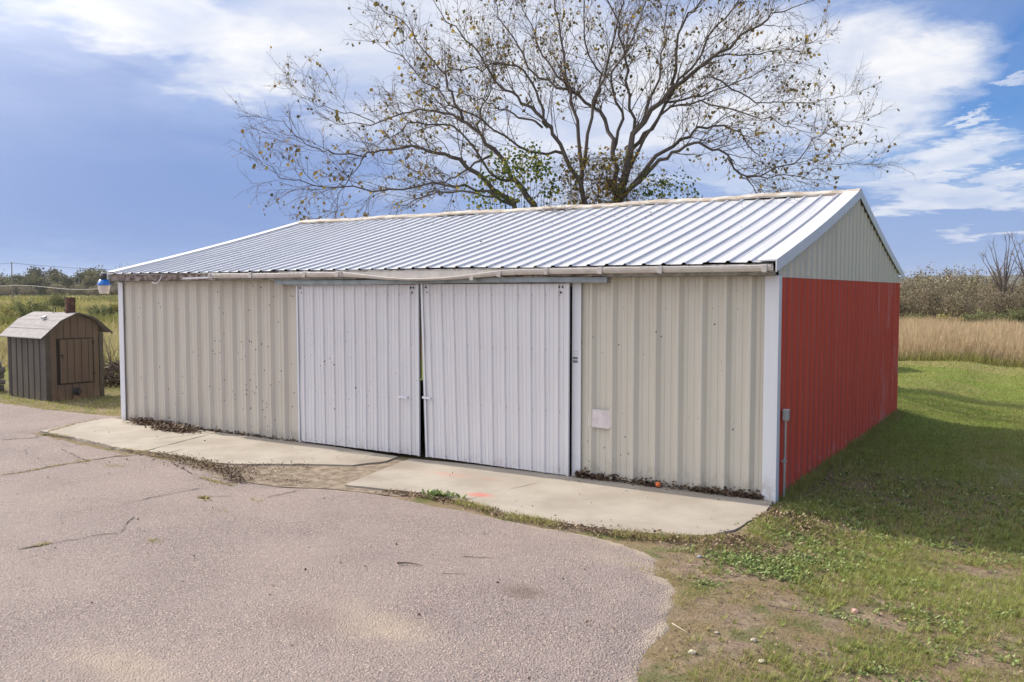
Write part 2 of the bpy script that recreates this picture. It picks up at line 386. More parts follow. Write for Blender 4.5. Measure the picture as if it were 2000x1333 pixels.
for (c, rx, ry, s) in ((G(748, 1228), .50, .30, .9), (G(235, 1305), .62, .20, .7), (G(640, 1250), .22, .14, .0), (G(1240, 1100), .6, .25, .45), (G(690, 1195), .5, .3, .35), (G(1170, 1060), .8, .16, .4)):
    em = k.m('MAXIMUM', em, k.m('MULTIPLY', blobmask(k, c, rx, ry, 1.35, .0, 6, .6), s*.8))
col = k.mix(k.m('MULTIPLY', em, k.mr(fine, .3, .6, .55, .95)), col, (.50, .425, .325))
dk = k.m('MULTIPLY', blobmask(k, G(1022, 1160), .24, .17, 1.2, .2, 12, .4), .55)
dk = k.m('MAXIMUM', dk, k.m('MULTIPLY', blobmask(k, G(600, 1215), .45, .25, 1.2, .1, 8, .4), .25))
col = k.mix(dk, col, (.14, .09, .07))
col = k.mix(k.mr(k.noise(k.pos, .9, 6, .7), .48, .66, 0, .22), col, (.20, .16, .16))
base(k, k.mix(1.0, col, (.96, .915, .875), 'MULTIPLY'))
hh = k.m('ADD', k.m('MULTIPLY', k.mr(vo.outputs['Distance'], .7, .1), k.mr(cr[1], 0, 1, .3, 1)), k.m('MULTIPLY', vo2.outputs['Distance'], -.4))
bump(k, hh, 1.0, .009)
# concrete apron
m_conc, k = newmat('concrete', .85, .25)
n1 = k.noise(k.pos, 1.1, 6, .62); n2 = k.noise(k.pos, 60, 3, .6)
col = k.mix(k.mr(n1, .35, .68), (.315, .272, .222), (.40, .352, .292))
col = k.mix(k.mr(k.noise(k.v('MULTIPLY', k.pos, (2, 9, 1)), 1.4, 5, .65), .55, .75, 0, .35), col, (.34, .29, .23))
col = k.mix(k.mr(n2, .6, .72, 0, .35), col, (.25, .22, .18))
for (c, rx, ry, s, cc) in ((G(938, 969), .22, .13, .6, (.60,.12,.09)), (G(880, 929), .42, .14, .24, (.60,.17,.12)), (G(955, 938), .2, .08, .3, (.45,.18,.12)), (G(735, 905), .9, .35, .55, (.20,.16,.12)), (G(660, 925), .9, .16, .5, (.20,.16,.12)),
                           (G(1450, 1030), .5, .18, .35, (.3,.26,.2)), (G(300, 850), 1.2, .3, .15, (.3,.26,.2))):
    col = k.mix(k.m('MULTIPLY', blobmask(k, c, rx, ry, 1.2, .1, 9, .35), s), col, cc)
dj = k.mr(k.sep(k.pos)[1], -.02, -.28); 
base(k, col); bump(k, k.m('ADD', n2, k.m('MULTIPLY', n1, 2)), .25, .006)
# ground: soil, thatch and green
m_ground, k = newmat('ground_cover', .95, .1)
px, py, pz = k.sep(k.pos)
dist = k.v('LENGTH', k.v('SUBTRACT', k.pos, tuple(CAM)))
n1 = k.noise(k.pos, 1.3, 6, .65); n2 = k.noise(k.pos, 9, 6, .7); n3 = k.noise(k.pos, 45, 3, .7)
soil = k.mix(k.mr(n2, .35, .65), (.19, .14, .10), (.31, .235, .165))
thatch = k.mix(n3, (.12, .09, .045), (.30, .23, .13))
grass = k.mix(n3, (.05, .075, .02), (.13, .16, .045))
near = k.mix(k.mr(n1, .42, .58), soil, thatch)
near = k.mix(k.mr(k.noise(k.pos, 2.3, 5, .6), .48, .62, 0, .65), near, grass)
lawn = k.mix(k.mr(k.noise(k.pos, .6, 6, .65), .42, .66), (.20, .26, .05), (.31, .30, .10))
lawn = k.mix(k.mr(n3, .3, .7, 0, .5), lawn, (.07, .11, .02))
c1 = k.mix(k.mr(py, 1.5, 6.5), near, lawn)
tan = k.mix(k.noise(k.pos, .25, 5, .6), (.36, .27, .14), (.22, .20, .08))
c1 = k.mix(k.mr(k.m('ADD', k.m('MULTIPLY', k.noise(k.pos, .3, 3), 2.0), dist), 34, 36), c1, tan)
fld = k.mix(k.mr(k.noise(k.pos, .035, 6, .65), .35, .65), (.26, .26, .09), (.40, .34, .15))
c1 = k.mix(k.mr(dist, 60, 110), c1, fld)
base(k, c1); bump(k, k.m('ADD', n2, k.m('MULTIPLY', n3, .5)), .8, .03)

def leafmat(name, stops, trans=.25, rough=.6, big=None):
    m, k = newmat(name, rough, .25)
    t = k.n('ShaderNodeAttribute', attribute_name='tint').outputs['Fac']
    c = k.ramp(t, stops)
    if big:
        c = k.mix(k.mr(k.noise(k.pos, big[0], 3, .6), .38, .64, 0, big[2]), c, big[1])
    base(k, c)
    if trans:
        tr = k.n('ShaderNodeBsdfTranslucent'); k.l(c, tr.inputs[0]); mx = k.n('ShaderNodeMixShader'); mx.inputs[0].default_value = trans
        k.l(k.b.outputs[0], mx.inputs[1]); k.l(tr.outputs[0], mx.inputs[2]); k.l(mx.outputs[0], k.o.inputs[0])
    return m
m_lawn = leafmat('lawn_blades', [(0, (.50,.39,.22)), (.3, (.42,.36,.16)), (.5, (.32,.32,.10)), (.75, (.25,.30,.065)), (1, (.40,.44,.13))], .4)
m_weed = leafmat('weed_leaves', [(0, (.09,.13,.03)), (.5, (.20,.265,.07)), (1, (.38,.43,.19))])
m_dry = leafmat('dead_leaves', [(0, (.055,.035,.025)), (.4, (.13,.085,.055)), (.75, (.24,.16,.10)), (1, (.42,.31,.20))], .1)
m_tan = leafmat('tall_dry_grass', [(0, (.18,.16,.06)), (.2, (.38,.28,.15)), (.6, (.54,.41,.24)), (1, (.66,.52,.34))], .3, big=(.12, (.46,.345,.20), .5))
m_field = leafmat('field_weeds', [(0, (.13,.13,.04)), (.35, (.30,.28,.08)), (.65, (.42,.35,.15)), (1, (.58,.46,.27))], .4, big=(.05, (.24,.25,.08), .5))
m_leaf = leafmat('tree_leaves', [(0, (.07,.055,.02)), (.3, (.15,.125,.035)), (.55, (.24,.15,.04)), (.75, (.38,.28,.05)), (.9, (.58,.38,.06)), (1, (.20,.25,.05))], .3)
m_ivy = leafmat('vine_leaves', [(0, (.035,.07,.012)), (.4, (.08,.14,.025)), (.7, (.20,.22,.04)), (1, (.46,.36,.06))], .35)
m_brush = leafmat('brush_leaves', [(0, (.11,.085,.06)), (.5, (.23,.19,.11)), (.8, (.38,.34,.20)), (1, (.58,.53,.36))], .3, big=(.18, (.17,.12,.085), .45))
m_brushg = leafmat('green_brush_leaves', [(0, (.07,.085,.03)), (.5, (.15,.17,.055)), (1, (.34,.34,.17))], .25)
m_brushy = leafmat('yellow_brush_leaves', [(0, (.15,.14,.03)), (.5, (.30,.25,.06)), (1, (.42,.36,.12))], .25)
m_wd = leafmat('wood_foliage', [(0, (.05,.05,.03)), (.45, (.13,.13,.055)), (.8, (.23,.20,.08)), (1, (.33,.22,.09))], .3, big=(.02, (.16,.15,.07), .6))
m_bark, k = newmat('bark', .9, .2)
n = k.noise(k.v('MULTIPLY', k.pos, (12, 12, 3)), 1.0, 5, .65); base(k, k.mix(n, (.055, .044, .040), (.18, .150, .130))); bump(k, n, .6, .03)
m_twig = plain('twig_bark', (.20, .155, .13), .85, .2, 0, c2=(.10, .078, .07), sc_=3)
m_hill, k = newmat('wooded_hill', .95, .1)
base(k, k.mix(k.noise(k.pos, .02, 6, .7), (.055, .065, .035), (.15, .12, .06)))

# ------------------------------------------------------------------ ground and far terrain
def axis(c, half, n, k_):
    t = np.linspace(-1, 1, n); return c+np.sinh(t*k_)/math.sinh(k_)*half
gx = axis(12, 4300, 420, 8.0); gy = axis(0, 4300, 440, 8.0)
X, Y = np.meshgrid(gx, gy); Z = hgt(X, Y)
nx, ny = len(gx), len(gy)
idx = np.arange(nx*ny).reshape(ny, nx)
fc = np.stack([idx[:-1,:-1], idx[:-1,1:], idx[1:,1:], idx[1:,:-1]], -1).reshape(-1, 4)
me = bpy.data.meshes.new('ground'); me.vertices.add(nx*ny); me.vertices.foreach_set('co', np.stack([X, Y, Z], -1).astype(np.float32).ravel())
me.loops.add(len(fc)*4); me.loops.foreach_set('vertex_index', fc.astype(np.int32).ravel()); me.polygons.add(len(fc))
me.polygons.foreach_set('loop_start', np.arange(0, len(fc)*4, 4, dtype=np.int32)); me.polygons.foreach_set('loop_total', np.full(len(fc), 4, dtype=np.int32)); me.update(calc_edges=True)
me.polygons.foreach_set('use_smooth', [True]*len(fc))
tag(link('ground', me, m_ground), kind='structure')
# wooded hills far off
hv = []; hf = []; K = 260
for i in range(K):
    a = R(-95)+R(150)*i/(K-1)+YAW; x, y = CAM[0]+math.sin(a)*3000, CAM[1]+math.cos(a)*3000
    h = 26+32*float(fbm([i*.045], [2.3], 4)[0])+7*float(fbm([i*.6], [9.1], 3)[0])
    for (rr, hz) in ((2900, -6), (2990, h*.7), (3060, h), (3300, h*.6), (3600, -10)):
        hv.append((CAM[0]+math.sin(a)*rr, CAM[1]+math.cos(a)*rr, hz*(1+.05*math.sin(i*1.7+rr))))
for i in range(K-1):
    for j in range(4): hf.append((i*5+j, (i+1)*5+j, (i+1)*5+j+1, i*5+j+1))
tag(link('hills', mesh('hills', hv, hf, True), m_hill), kind='structure')

# thin autumn air
hm = bpy.data.materials.new('air'); hm.use_nodes = True; nt = hm.node_tree; nt.nodes.clear()
hvn = nt.nodes.new('ShaderNodeVolumePrincipled'); hvn.inputs['Color'].default_value = (.82, .90, 1, 1); hvn.inputs['Density'].default_value = .00010; hvn.inputs['Anisotropy'].default_value = .2
ho = nt.nodes.new('ShaderNodeOutputMaterial'); nt.links.new(hvn.outputs[0], ho.inputs['Volume'])
hz = MB().box(-4400, 4400, -4400, 4400, -12, 92).build('haze', hm); hz['kind'] = 'stuff'
sc.cycles.volume_bounces = 0

# asphalt drive: a fine sheet that dives under the soil along its ragged edge
right_edge = [G(1700,1900), G(1330,1480), (12.57,-5.21), (12.48,-4.88), (12.37,-4.22), (12.26,-3.79), (12.17,-3.44), (11.99,-3.24), (11.80,-3.10), (11.72,-2.75), (11.45,-2.52), (10.79,-2.36), (10.3,-2.36), (9.8,-2.24), (9.3,-2.14), (8.7,-2.08), (8.1,-2.06), (7.2,-2.12)]
front_line = [(6.6,-2.38), (5.5,-2.42), (5.1,-2.2), (4.3,-2.0), (3.3,-1.98), (2.7,-2.04), (1.2,-1.84), (-.1,-1.68), G(140,835), G(240,813)]
topleft = [G(150,805), G(80,797), G(30,789), (-7.5,.55), (-9,2.2), (-16,3.2), (-30,4), (-30,-18), (13,-18)]
apoly = right_edge+front_line+topleft
ax_ = np.concatenate([np.linspace(-30, -8, 60)[:-1], np.linspace(-8, 6, 200)[:-1], np.linspace(6, 13.4, 180)])
ay_ = np.concatenate([np.linspace(-18, -6, 40)[:-1], np.linspace(-6, 4.3, 240)])
X, Y = np.meshgrid(ax_, ay_); xf, yf = X.ravel(), Y.ravel()
sd = sdist(xf, yf, apoly)+.06*(fbm(xf*5, yf*5, 4)-.5)*2
base_h = hgt(xf, yf)
zf = np.where(sd > 0, -.017+np.clip(sd*.09, 0, .031), -.02+np.maximum(sd*.8, -.12))
zf = np.where(sd > 0, zf+.006*(fbm(xf*.9, yf*.9, 3)-.5), zf)
idx = np.arange(len(xf)).reshape(X.shape)
fc = np.stack([idx[:-1,:-1], idx[:-1,1:], idx[1:,1:], idx[1:,:-1]], -1).reshape(-1, 4)
keep = (sd[fc] > -.01).any(1); fc = fc[keep]
us, invx = np.unique(fc, return_inverse=True); fc = invx.reshape(-1, 4)
me = bpy.data.meshes.new('asphalt_drive'); me.vertices.add(len(us)); me.vertices.foreach_set('co', np.stack([xf[us], yf[us], zf[us]], -1).astype(np.float32).ravel())
me.loops.add(len(fc)*4); me.loops.foreach_set('vertex_index', fc.astype(np.int32).ravel()); me.polygons.add(len(fc))
me.polygons.foreach_set('loop_start', np.arange(0, len(fc)*4, 4, dtype=np.int32)); me.polygons.foreach_set('loop_total', np.full(len(fc), 4, dtype=np.int32)); me.update(calc_edges=True)
re_d = np.where(sd[us] > 0, sd[us], 0); far_top = pdist(xf[us], yf[us], right_edge)
at = me.attributes.new('edge', 'FLOAT', 'POINT'); at.data.foreach_set('value', np.where(far_top < sd[us]+.2, sd[us], .6).astype(np.float32))
tag(link('asphalt_drive', me, m_asph), kind='structure')

# concrete apron: separate slabs on a soil bed
apron = tag(MB().box(-.35, 12.05, -1.95, .06, -.16, -.06).build('concrete_apron', m_soil), kind='structure')
def slab(poly, z0, z1, seed):
    rr = random.Random(seed); pts = []
    n = len(poly)
    for i in range(n):
        a, b = Vector(poly[i]), Vector(poly[(i+1) % n]); L = (b-a).length; s = max(1, int(L/.12)); nn = Vector((-(b-a).y, (b-a).x)).normalized()
        for j in range(s):
            p = a.lerp(b, j/s)+nn*rr.uniform(-.012, .012)*(1 if a.y < -.1 or b.y < -.1 else .2); pts.append((p.x, p.y))
    m = bmesh.new(); f = m.faces.new([m.verts.new((x, y, z0+(z1-z0)*0)) for x, y in pts])
    f.normal_update()
    if f.normal.z < 0: f.normal_flip()
    r = bmesh.ops.extrude_face_region(m, geom=[f]); ev = [q for q in r['geom'] if isinstance(q, bmesh.types.BMVert)]
    for q in ev: q.co.z -= .10
    bmesh.ops.reverse_faces(m, faces=m.faces[:]) if False else None
    bmesh.ops.recalc_face_normals(m, faces=m.faces[:])
    bmesh.ops.triangulate(m, faces=[f for f in m.faces if len(f.verts) > 4])
    me = bpy.data.meshes.new('slab'); m.to_mesh(me); m.free()
    o = link('slab', me, m_conc, apron); return o
JA = (2.60, -.02); JB = (3.12, -1.83)
slab([(-.42,.02), (-.55,-.2), (-.08,-1.56), (1.18,-1.72), (2.74,-1.93), JB, JA], .018, 0, 1)
slab([(JA[0]+.02,-.02), (JB[0]+.02,JB[1]), (3.91,-1.86), (4.6,-1.95), (5.15,-1.75), (5.9,-1.30), (6.5,-1.02), (6.72,-.55), (6.64,-.19), (6.0,-.13), (5.3,-.05), (4.8,.0)], .016, 0, 2)
slab([(7.6,-.12), (6.88,-.21), (7.0,-.9), (7.25,-1.99), (8.17,-1.86), (8.56,-1.87), (8.98,-1.93), (9.35,.0), (8.7,-.02)], .012, 0, 3)
slab([(9.365,.0), (8.99,-1.93), (9.8,-2.16), (10.41,-2.15), (11.01,-2.15), (11.5,-2.02), (11.85,-1.85), (12.02,-1.5), (12.08,-.6), (12.02,.0)], .014, 0, 4)
# soil wedge and the sunken joint between the slabs
sv = []
pts = [(6.64,-.20), (6.88,-.22), (7.02,-.9), (7.25,-2.0), (8.2,-1.92), (8.2,-2.08), (7.2,-2.2), (6.6,-2.45), (5.5,-2.5), (5.05,-2.3), (4.3,-2.08), (3.9,-1.84), (4.6,-1.92), (5.15,-1.72), (5.9,-1.27), (6.5,-1.0), (6.72,-.55)]
m = bmesh.new(); f = m.faces.new([m.verts.new((x, y, -.005)) for x, y in pts]); f.normal_update()
if f.normal.z < 0: f.normal_flip()
bmesh.ops.triangulate(m, faces=m.faces[:]); me = bpy.data.meshes.new('soil_patch'); m.to_mesh(me); m.free()
tag(link('soil_patch', me, plain('dusty_soil', (.30, .245, .185), .95, .1, 0, c2=(.17, .13, .095), sc_=7)), kind='structure')

def crack(line, w, seed, mat, name='pavement_crack', z=.0195):
    rr = random.Random(seed); pts = []
    for (a, b) in zip(line[:-1], line[1:]):
        a, b = Vector(a), Vector(b); s = max(1, int((b-a).length/.07)); nn = Vector((-(b-a).y, (b-a).x)).normalized()
        for j in range(s): pts.append(a.lerp(b, j/s)+nn*rr.gauss(0, .012))
    pts.append(Vector(line[-1])); vs = []; fs = []
    for i, p in enumerate(pts):
        d = (pts[min(i+1, len(pts)-1)]-pts[max(i-1, 0)]).normalized(); nn = Vector((-d.y, d.x)); ww = w*rr.uniform(.25, 1.2)*(.3 if i in (0, len(pts)-1) else 1)
        vs += [(*(p+nn*ww), z), (*(p-nn*ww), z)]
        if i: fs.append((2*i-2, 2*i-1, 2*i+1, 2*i))
    return tag(link(name, mesh(name, vs, fs), mat), kind='structure')
g = lambda *l: [G(*q) for q in l]
weed_lines = [g((0,861),(60,858),(105,842),(150,829),(200,820)), g((0,932),(60,922),(110,912),(170,903),(250,890),(290,882)), g((80,846),(150,858),(220,875),(290,888)),
              g((290,888),(340,893),(400,905),(450,930),(470,945)), g((30,1078),(70,1070),(100,1064)), g((390,935),(430,945),(455,952))]
hair = [g((100,1064),(170,1053),(235,1043),(250,1025),(262,1012)), g((240,988),(330,968),(400,955)), g((380,975),(460,972)), g((300,862),(330,858),(420,846)), g((345,912),(375,930)), g((520,975),(600,958),(640,955)),
        g((360,880),(300,892)), g((170,903),(120,880))]
for i, l in enumerate(weed_lines): crack(l, .020, i, m_soil)
for i, l in enumerate(hair): crack(l, .007, 20+i, m_dark, z=.0205)
crack([(6.2,-1.02), (5.3,-1.55), (4.9,-1.7)], .02, 41, m_soil, z=.006)

# ------------------------------------------------------------------ the barn
LB, WB, EZ = 12.0, 9.25, 2.6
RY = WB/2; RZ = 3.97
barn = thing('barn', 'long cream metal barn with ribbed white roof, white sliding doors and red end wall', 'barn', (0, 0, 0))
def ribprof(x0, x1, ribs, kind='R', left_lap=0, right_lap=0):
    """profile (offset along wall, outward depth) for ribs inside x0..x1"""
    if kind == 'R': bw, tw, hh, minor = .062, .014, .052, [(-.105, .010, .005), (.105, .010, .005)]
    elif kind == 'E': bw, tw, hh, minor = .040, .018, .024, []
    elif kind == 'A': bw, tw, hh, minor = .024, .010, .021, [(-.075, .008, .005), (.075, .008, .005)]
    elif kind == 'P': bw, tw, hh, minor = .034, .011, .022, [(.062, .008, .004)]
    pts = []
    for r in ribs:
        for (o, mw, mh) in [q for q in minor if q[0] < 0]: pts += [(r+o-mw, 0), (r+o-mw*.4, mh), (r+o+mw*.4, mh), (r+o+mw, 0)]
        pts += [(r-bw, 0), (r-tw, hh), (r+tw, hh), (r+bw, 0)]
        for (o, mw, mh) in [q for q in minor if q[0] > 0]: pts += [(r+o-mw, 0), (r+o-mw*.4, mh), (r+o+mw*.4, mh), (r+o+mw, 0)]
    pts = sorted([p for p in pts if x0+.001 < p[0] < x1-.001])
    def at(x):
        for r in ribs:
            d = abs(x-r)
            if d < tw: return hh
            if d < bw: return hh*(bw-d)/(bw-tw)
        return 0
    return [(x0, at(x0))]+pts+[(x1, at(x1))]
def panel(prof, zb, zt, mapf, name, mat, parent, nz=7, wob=.0015, seed=0, lab=None):
    """mapf(along, depth, z)->xyz ; zb, zt functions of along"""
    vs = []; fs = []; n = len(prof)
    for j in range(nz+1):
        for (a, d) in prof:
            b, t = zb(a), zt(a); z = b+(t-b)*j/nz
            dd_ = d+wob*2*(float(vn(a*3.1+seed, z*2.3+seed*.7))-.5)
            vs.append(mapf(a, dd_, z))
    for j in range(nz):
        for i in range(n-1): fs.append((j*n+i, j*n+i+1, (j+1)*n+i+1, (j+1)*n+i))
    o = link(name, mesh(name, vs, fs), mat, parent)
    if lab: o['label'] = lab
    return o
def run(x0, x1, ribs, kind, every, zb, zt, mapf, mat, parent, seed=0, nz=7, wob=.0015, extra=0.0, name='panel'):
    """cut a wall run into sheets of `every` ribs, each lapping over a rib of the next"""
    cuts = [x0]+[ribs[i] for i in range(every, len(ribs), every)]+[x1]
    for i in range(len(cuts)-1):
        a, b = cuts[i], cuts[i+1]+(.02 if i < len(cuts)-2 else 0)
        lift = .0016*(i % 2)
        pr = [(p, d+lift) for p, d in ribprof(a, min(b, x1), [r for r in ribs])]
        panel(ribprof_l(a, min(b, x1), ribs, kind, lift), zb, zt, mapf, name, mat, parent, nz, wob, seed+i*3.7)
def ribprof_l(a, b, ribs, kind, lift): return [(p, d+lift) for p, d in ribprof(a, b, ribs, kind)]

# frames behind the sheets (posts and girts), one wall part per side
fr = MB()
for x in (.08, 2.2, 4.42, 9.47, 11.9): fr.box(x-.07, x+.07, .045, .185, -.05, 2.62)
for z in (.12, .85, 1.6, 2.35): fr.box(.05, 4.42, .006, .043, z, z+.14); fr.box(9.47, 11.95, .006, .043, z, z+.14)
fr.box(.02, 11.95, .05, .09, 2.50, 2.66)
wf = fr.build('wall', m_lumber, barn); wf['label'] = 'long front wall clad in ribbed cream sheets'
fr = MB()
for y in (.25, 2.4, 4.62, 6.9, 9.0): fr.box(11.80, 11.94, y-.07, y+.07, -.3, 2.6+.28*min(y, 9.25-y))
for z in (.0, .8, 1.6, 2.52): fr.box(11.945, 11.975, .1, 9.15, z, z+.12)
fr.box(11.80, 11.96, .1, 9.15, -.33, -.24)
wr = fr.build('wall', m_lumber, barn); wr['label'] = 'end wall with red sheets below and cream sheets in the gable'
fr = MB()
for y in (.25, 2.4, 4.62, 6.9, 8.1, 9.15): fr.box(.06, .2, y-.05, y+.05, -.1, 2.6+.28*min(y, 9.25-y))
fr.box(.0, .10, .1, 9.15, 2.45, 2.6)
wl = fr.build('wall', m_lumber, barn); wl['label'] = 'far end wall turned to the sun'
fr = MB()
for x in (.3, 3, 6, 9, 11.7): fr.box(x-.07, x+.07, 9.06, 9.2, -.2, 2.6)
fr.box(.1, 11.9, 9.1, 9.24, 2.5, 2.6)
wb_ = fr.build('wall', m_lumber, barn); wb_['label'] = 'rear wall'

apz = lambda x: .010+.0*x
mf = lambda a, d, z: (a, -d-.004, z)
ribsL = [.33+.2975*i for i in range(14)]
foot = lambda a: .022-.0035*math.sin(a*5)
run(.04, 4.58, ribsL, 'R', 3, foot, lambda a: 2.59, mf, m_cream, wf, 1, 8, .004)
ribsR = [9.68+.2915*i for i in range(8)]
run(9.515, 11.93, ribsR, 'R', 3, lambda a: .03-.02*(a-9.5)/2.4, lambda a: 2.59, mf, m_cream_r, wf, 31, 8, .004)
run(4.55, 9.5, [4.7+.3*i for i in range(16)], 'R', 3, lambda a: 2.47, lambda a: 2.59, mf, m_cream, wf, 61, 1)
# end wall (red below, cream gable above, its foot following the falling ground)
mr_ = lambda a, d, z: (12.0+d+.004, a, z)
ribsE = [.273+.2955*i for i in range(31)]
def redfoot(a): return -.055-.15*a/9.25 + (.03 if (int(a/.8865) % 2) else 0)
run(.02, 9.23, ribsE, 'E', 3, redfoot, lambda a: 2.60, mr_, m_red, wr, 5, 9, .003)
gz = lambda y: RZ-.10-(RZ-2.70)/(RY+.22)*abs(y-RY)
mg = lambda a, d, z: (12.012+d, a, z)
cuts = [.04]+[ribsE[i]+.0 for i in range(3, 31, 3)]+[9.21]
for i in range(len(cuts)-1):
    a, b = cuts[i], cuts[i+1]
    if a < RY < b: segs = [(a, RY), (RY, b)]
    else: segs = [(a, b)]
    for (a2, b2) in segs:
        pr = [(p, d+.0016*(i % 2)) for p, d in ribprof(a2, b2, ribsE, 'E')]
        panel(pr, lambda q: 2.575, lambda q: max(gz(q), 2.58), mg, 'panel', m_gable, wr, 5, .0015, 80+i, 'cream gable sheet above the red wall')
# far end wall and rear wall, with an open doorway at the back corner
ml = lambda a, d, z: (-.004-d, a, z)
run(.02, 8.15, ribsE, 'R', 3, lambda a: .0, lambda q: max(gz(q), 2.58), ml, m_cream, wl, 9, 4)
panel(ribprof(8.15, 9.2, ribsE, 'R'), lambda a: 1.95, lambda q: max(gz(q), 2.58), ml, 'panel', m_cream, wl, 2)
mb_ = lambda a, d, z: (a, WB+d+.004, z)
run(.02, 11.98, [.3+.3*i for i in range(39)], 'R', 3, lambda a: -.2, lambda a: 2.62, mb_, m_cream, wb_, 12, 4)
# floor inside
MB().box(.1, 11.9, .1, 9.1, -.3, -.075).build('floor', m_floor, barn)
# screws in rows (tiny): one stuff part per wall
def screws(pts, parent, axis_='y'):
    b = MB()
    for (x, y, z) in pts:
        r = .006
        if axis_ == 'y': b.add([(x-r,y,z),(x,y,z-r),(x+r,y,z),(x,y,z+r),(x,y-.006,z)], [(0,1,4),(1,2,4),(2,3,4),(3,0,4)])
        else: b.add([(x,y-r,z),(x,y,z-r),(x,y+r,z),(x,y,z+r),(x+.006,y,z)], [(0,1,4),(1,2,4),(2,3,4),(3,0,4)])
    o = b.build('screw', m_bolt, parent); o['kind'] = 'stuff'; return o
rr = random.Random(4)
screws([(r+.12+rr.uniform(-.02, .02), -.006, z+rr.uniform(-.01, .01)) for r in ribsL[:-1]+ribsR[:-1] for z in (.10, .88, 1.63, 2.2, 2.42) if rr.random() < .8]
       + [(9.49+.05, -.03, z) for z in (.3, .75, 1.25, 1.75, 2.2)], wf)
screws([(12.012, r+.15, z) for r in ribsE for z in (.9, 1.65, 2.45)], wr, 'x')

# trims
def trim(b, name, mat, lab=None, bevel=.003, parent=barn):
    o = b.build(name, mat, parent, bevel)
    if lab: o['label'] = lab
    return o
trim(MB().box(11.885, 12.046, -.052, -.036, -.02, 2.592).box(12.030, 12.046, -.036, .075, -.02, 2.592), 'corner_trim', m_trim, 'tall white corner trim beside the red wall')
trim(MB().box(-.046, .085, -.052, -.036, .0, 2.575).box(-.046, -.03, -.036, .10, .0, 2.575), 'corner_trim', m_trim, 'white corner trim at the sunlit end')
trim(MB().box(9.405, 9.535, -.045, -.036, .012, 2.56).box(9.405, 9.415, -.036, .02, .012, 2.5), 'door_trim', m_trim, 'white door jamb trim with two small printed stickers')
trim(MB().box(4.52, 4.545, -.04, .10, .012, 2.5), 'door_trim', m_trim, 'narrow door jamb trim')
# stickers on the jamb
jb = None
for z0, z1 in ((1.535, 1.568), (1.490, 1.524)):
    s = MB().box(9.417, 9.492, -.0475, -.0455, z0, z1).build('sticker', m_stick, barn)
    q = MB().box(9.423, 9.488, -.0490, -.0478, z0+.020, z0+.028)
    for i in range(9): q.box(9.427+i*.0065, 9.4315+i*.0065, -.0490, -.0478, z0+.006, z0+.013)
    q.build('sticker_print', m_print, s)
s = MB().box(9.434, 9.490, -.0475, -.0455, 1.600, 1.640).build('sticker', m_trim, barn); s['label'] = 'blank white sticker with a thin dark outline'
q = MB()
for b4 in ((9.433, 9.491, 1.598, 1.601), (9.433, 9.491, 1.639, 1.642), (9.433, 9.435, 1.598, 1.642), (9.489, 9.491, 1.598, 1.642)): q.box(b4[0], b4[1], -.0484, -.0477, b4[2], b4[3])
q.build('sticker_print', m_stick, s)
# patch plate over two ribs, slightly crooked
p = MB().box(-.165, .165, -.004, 0, -.118, .118).build('patch_plate', m_plate, barn, .002); p.location = (9.81, -.046, .79); p.rotation_euler = (R(-2), R(1.2), 0)
for (x, z) in ((-.125, .105), (.155, .108), (-.12, -.105), (.155, -.11)):
    q = MB().lathe([(.006, 0), (.006, .004)], n=6).build('bolt', m_bolt, p); q.rotation_euler = (R(90), 0, 0); q.location = (x, -.004, z)

# roof: rafters + ribbed sheets, gently sagging
def roofpt(x, d, t, side=-1):
    """t: 0 at the eave, 1 at the ridge"""
    y = (RY+.22)*(1-t); z = 2.735+(RZ-2.735)*t-.035*math.sin(math.pi*t) + .006*math.sin(x*1.9+t*3)
    n = Vector((0, -(RZ-2.735), RY+.22)).normalized()
    yy_ = RY-y if side < 0 else RY+y
    return (x, yy_+(n.y*d if side < 0 else -n.y*d), z+n.z*d)
b = MB()
for i in range(13):
    x = .15+i*.975
    if i < 12 or True:
        x = min(x, 11.85)
        b.bar((x, .02, 2.66), (x, RY, RZ-.10), .05, .12); b.bar((x, WB-.02, 2.66), (x, RY, RZ-.10), .05, .12)
for t in (.08, .3, .52, .74, .95):
    for s in (-1, 1):
        y = RY+s*(RY+.1)*(1-t); z = 2.71+(RZ-2.735)*t-.045-.035*math.sin(math.pi*t); b.box(.0, 11.98, y-.03, y+.03, z-.02, z+.008)
roof = b.build('roof', m_lumber, barn)
ribsRf = [11.748-.2516*i for i in range(47)][::-1]
for side in (-1, 1):
    cuts = [-.06]+[ribsRf[i] for i in range(4, 47, 4)]+[12.02]
    for i in range(len(cuts)-1):
        lift = .0018*(i % 2); pr = [(p, d+lift) for p, d in ribprof(cuts[i], min(cuts[i+1]+.015, 12.02), ribsRf, 'P')]
        vs = []; fs = []; n = len(pr); nz = 10
        edge_j = random.Random(i*5+side).uniform(-.012, .006)
        for j in range(nz+1):
            for a, d in pr: vs.append(roofpt(a, d, (edge_j if j == 0 else j/nz), side))
        for j in range(nz):
            for q in range(n-1): fs.append((j*n+q, j*n+q+1, (j+1)*n+q+1, (j+1)*n+q) if side < 0 else (j*n+q, (j+1)*n+q, (j+1)*n+q+1, j*n+q+1))
        link('roof_panel', mesh('roof_panel', vs, fs), m_roof, roof)
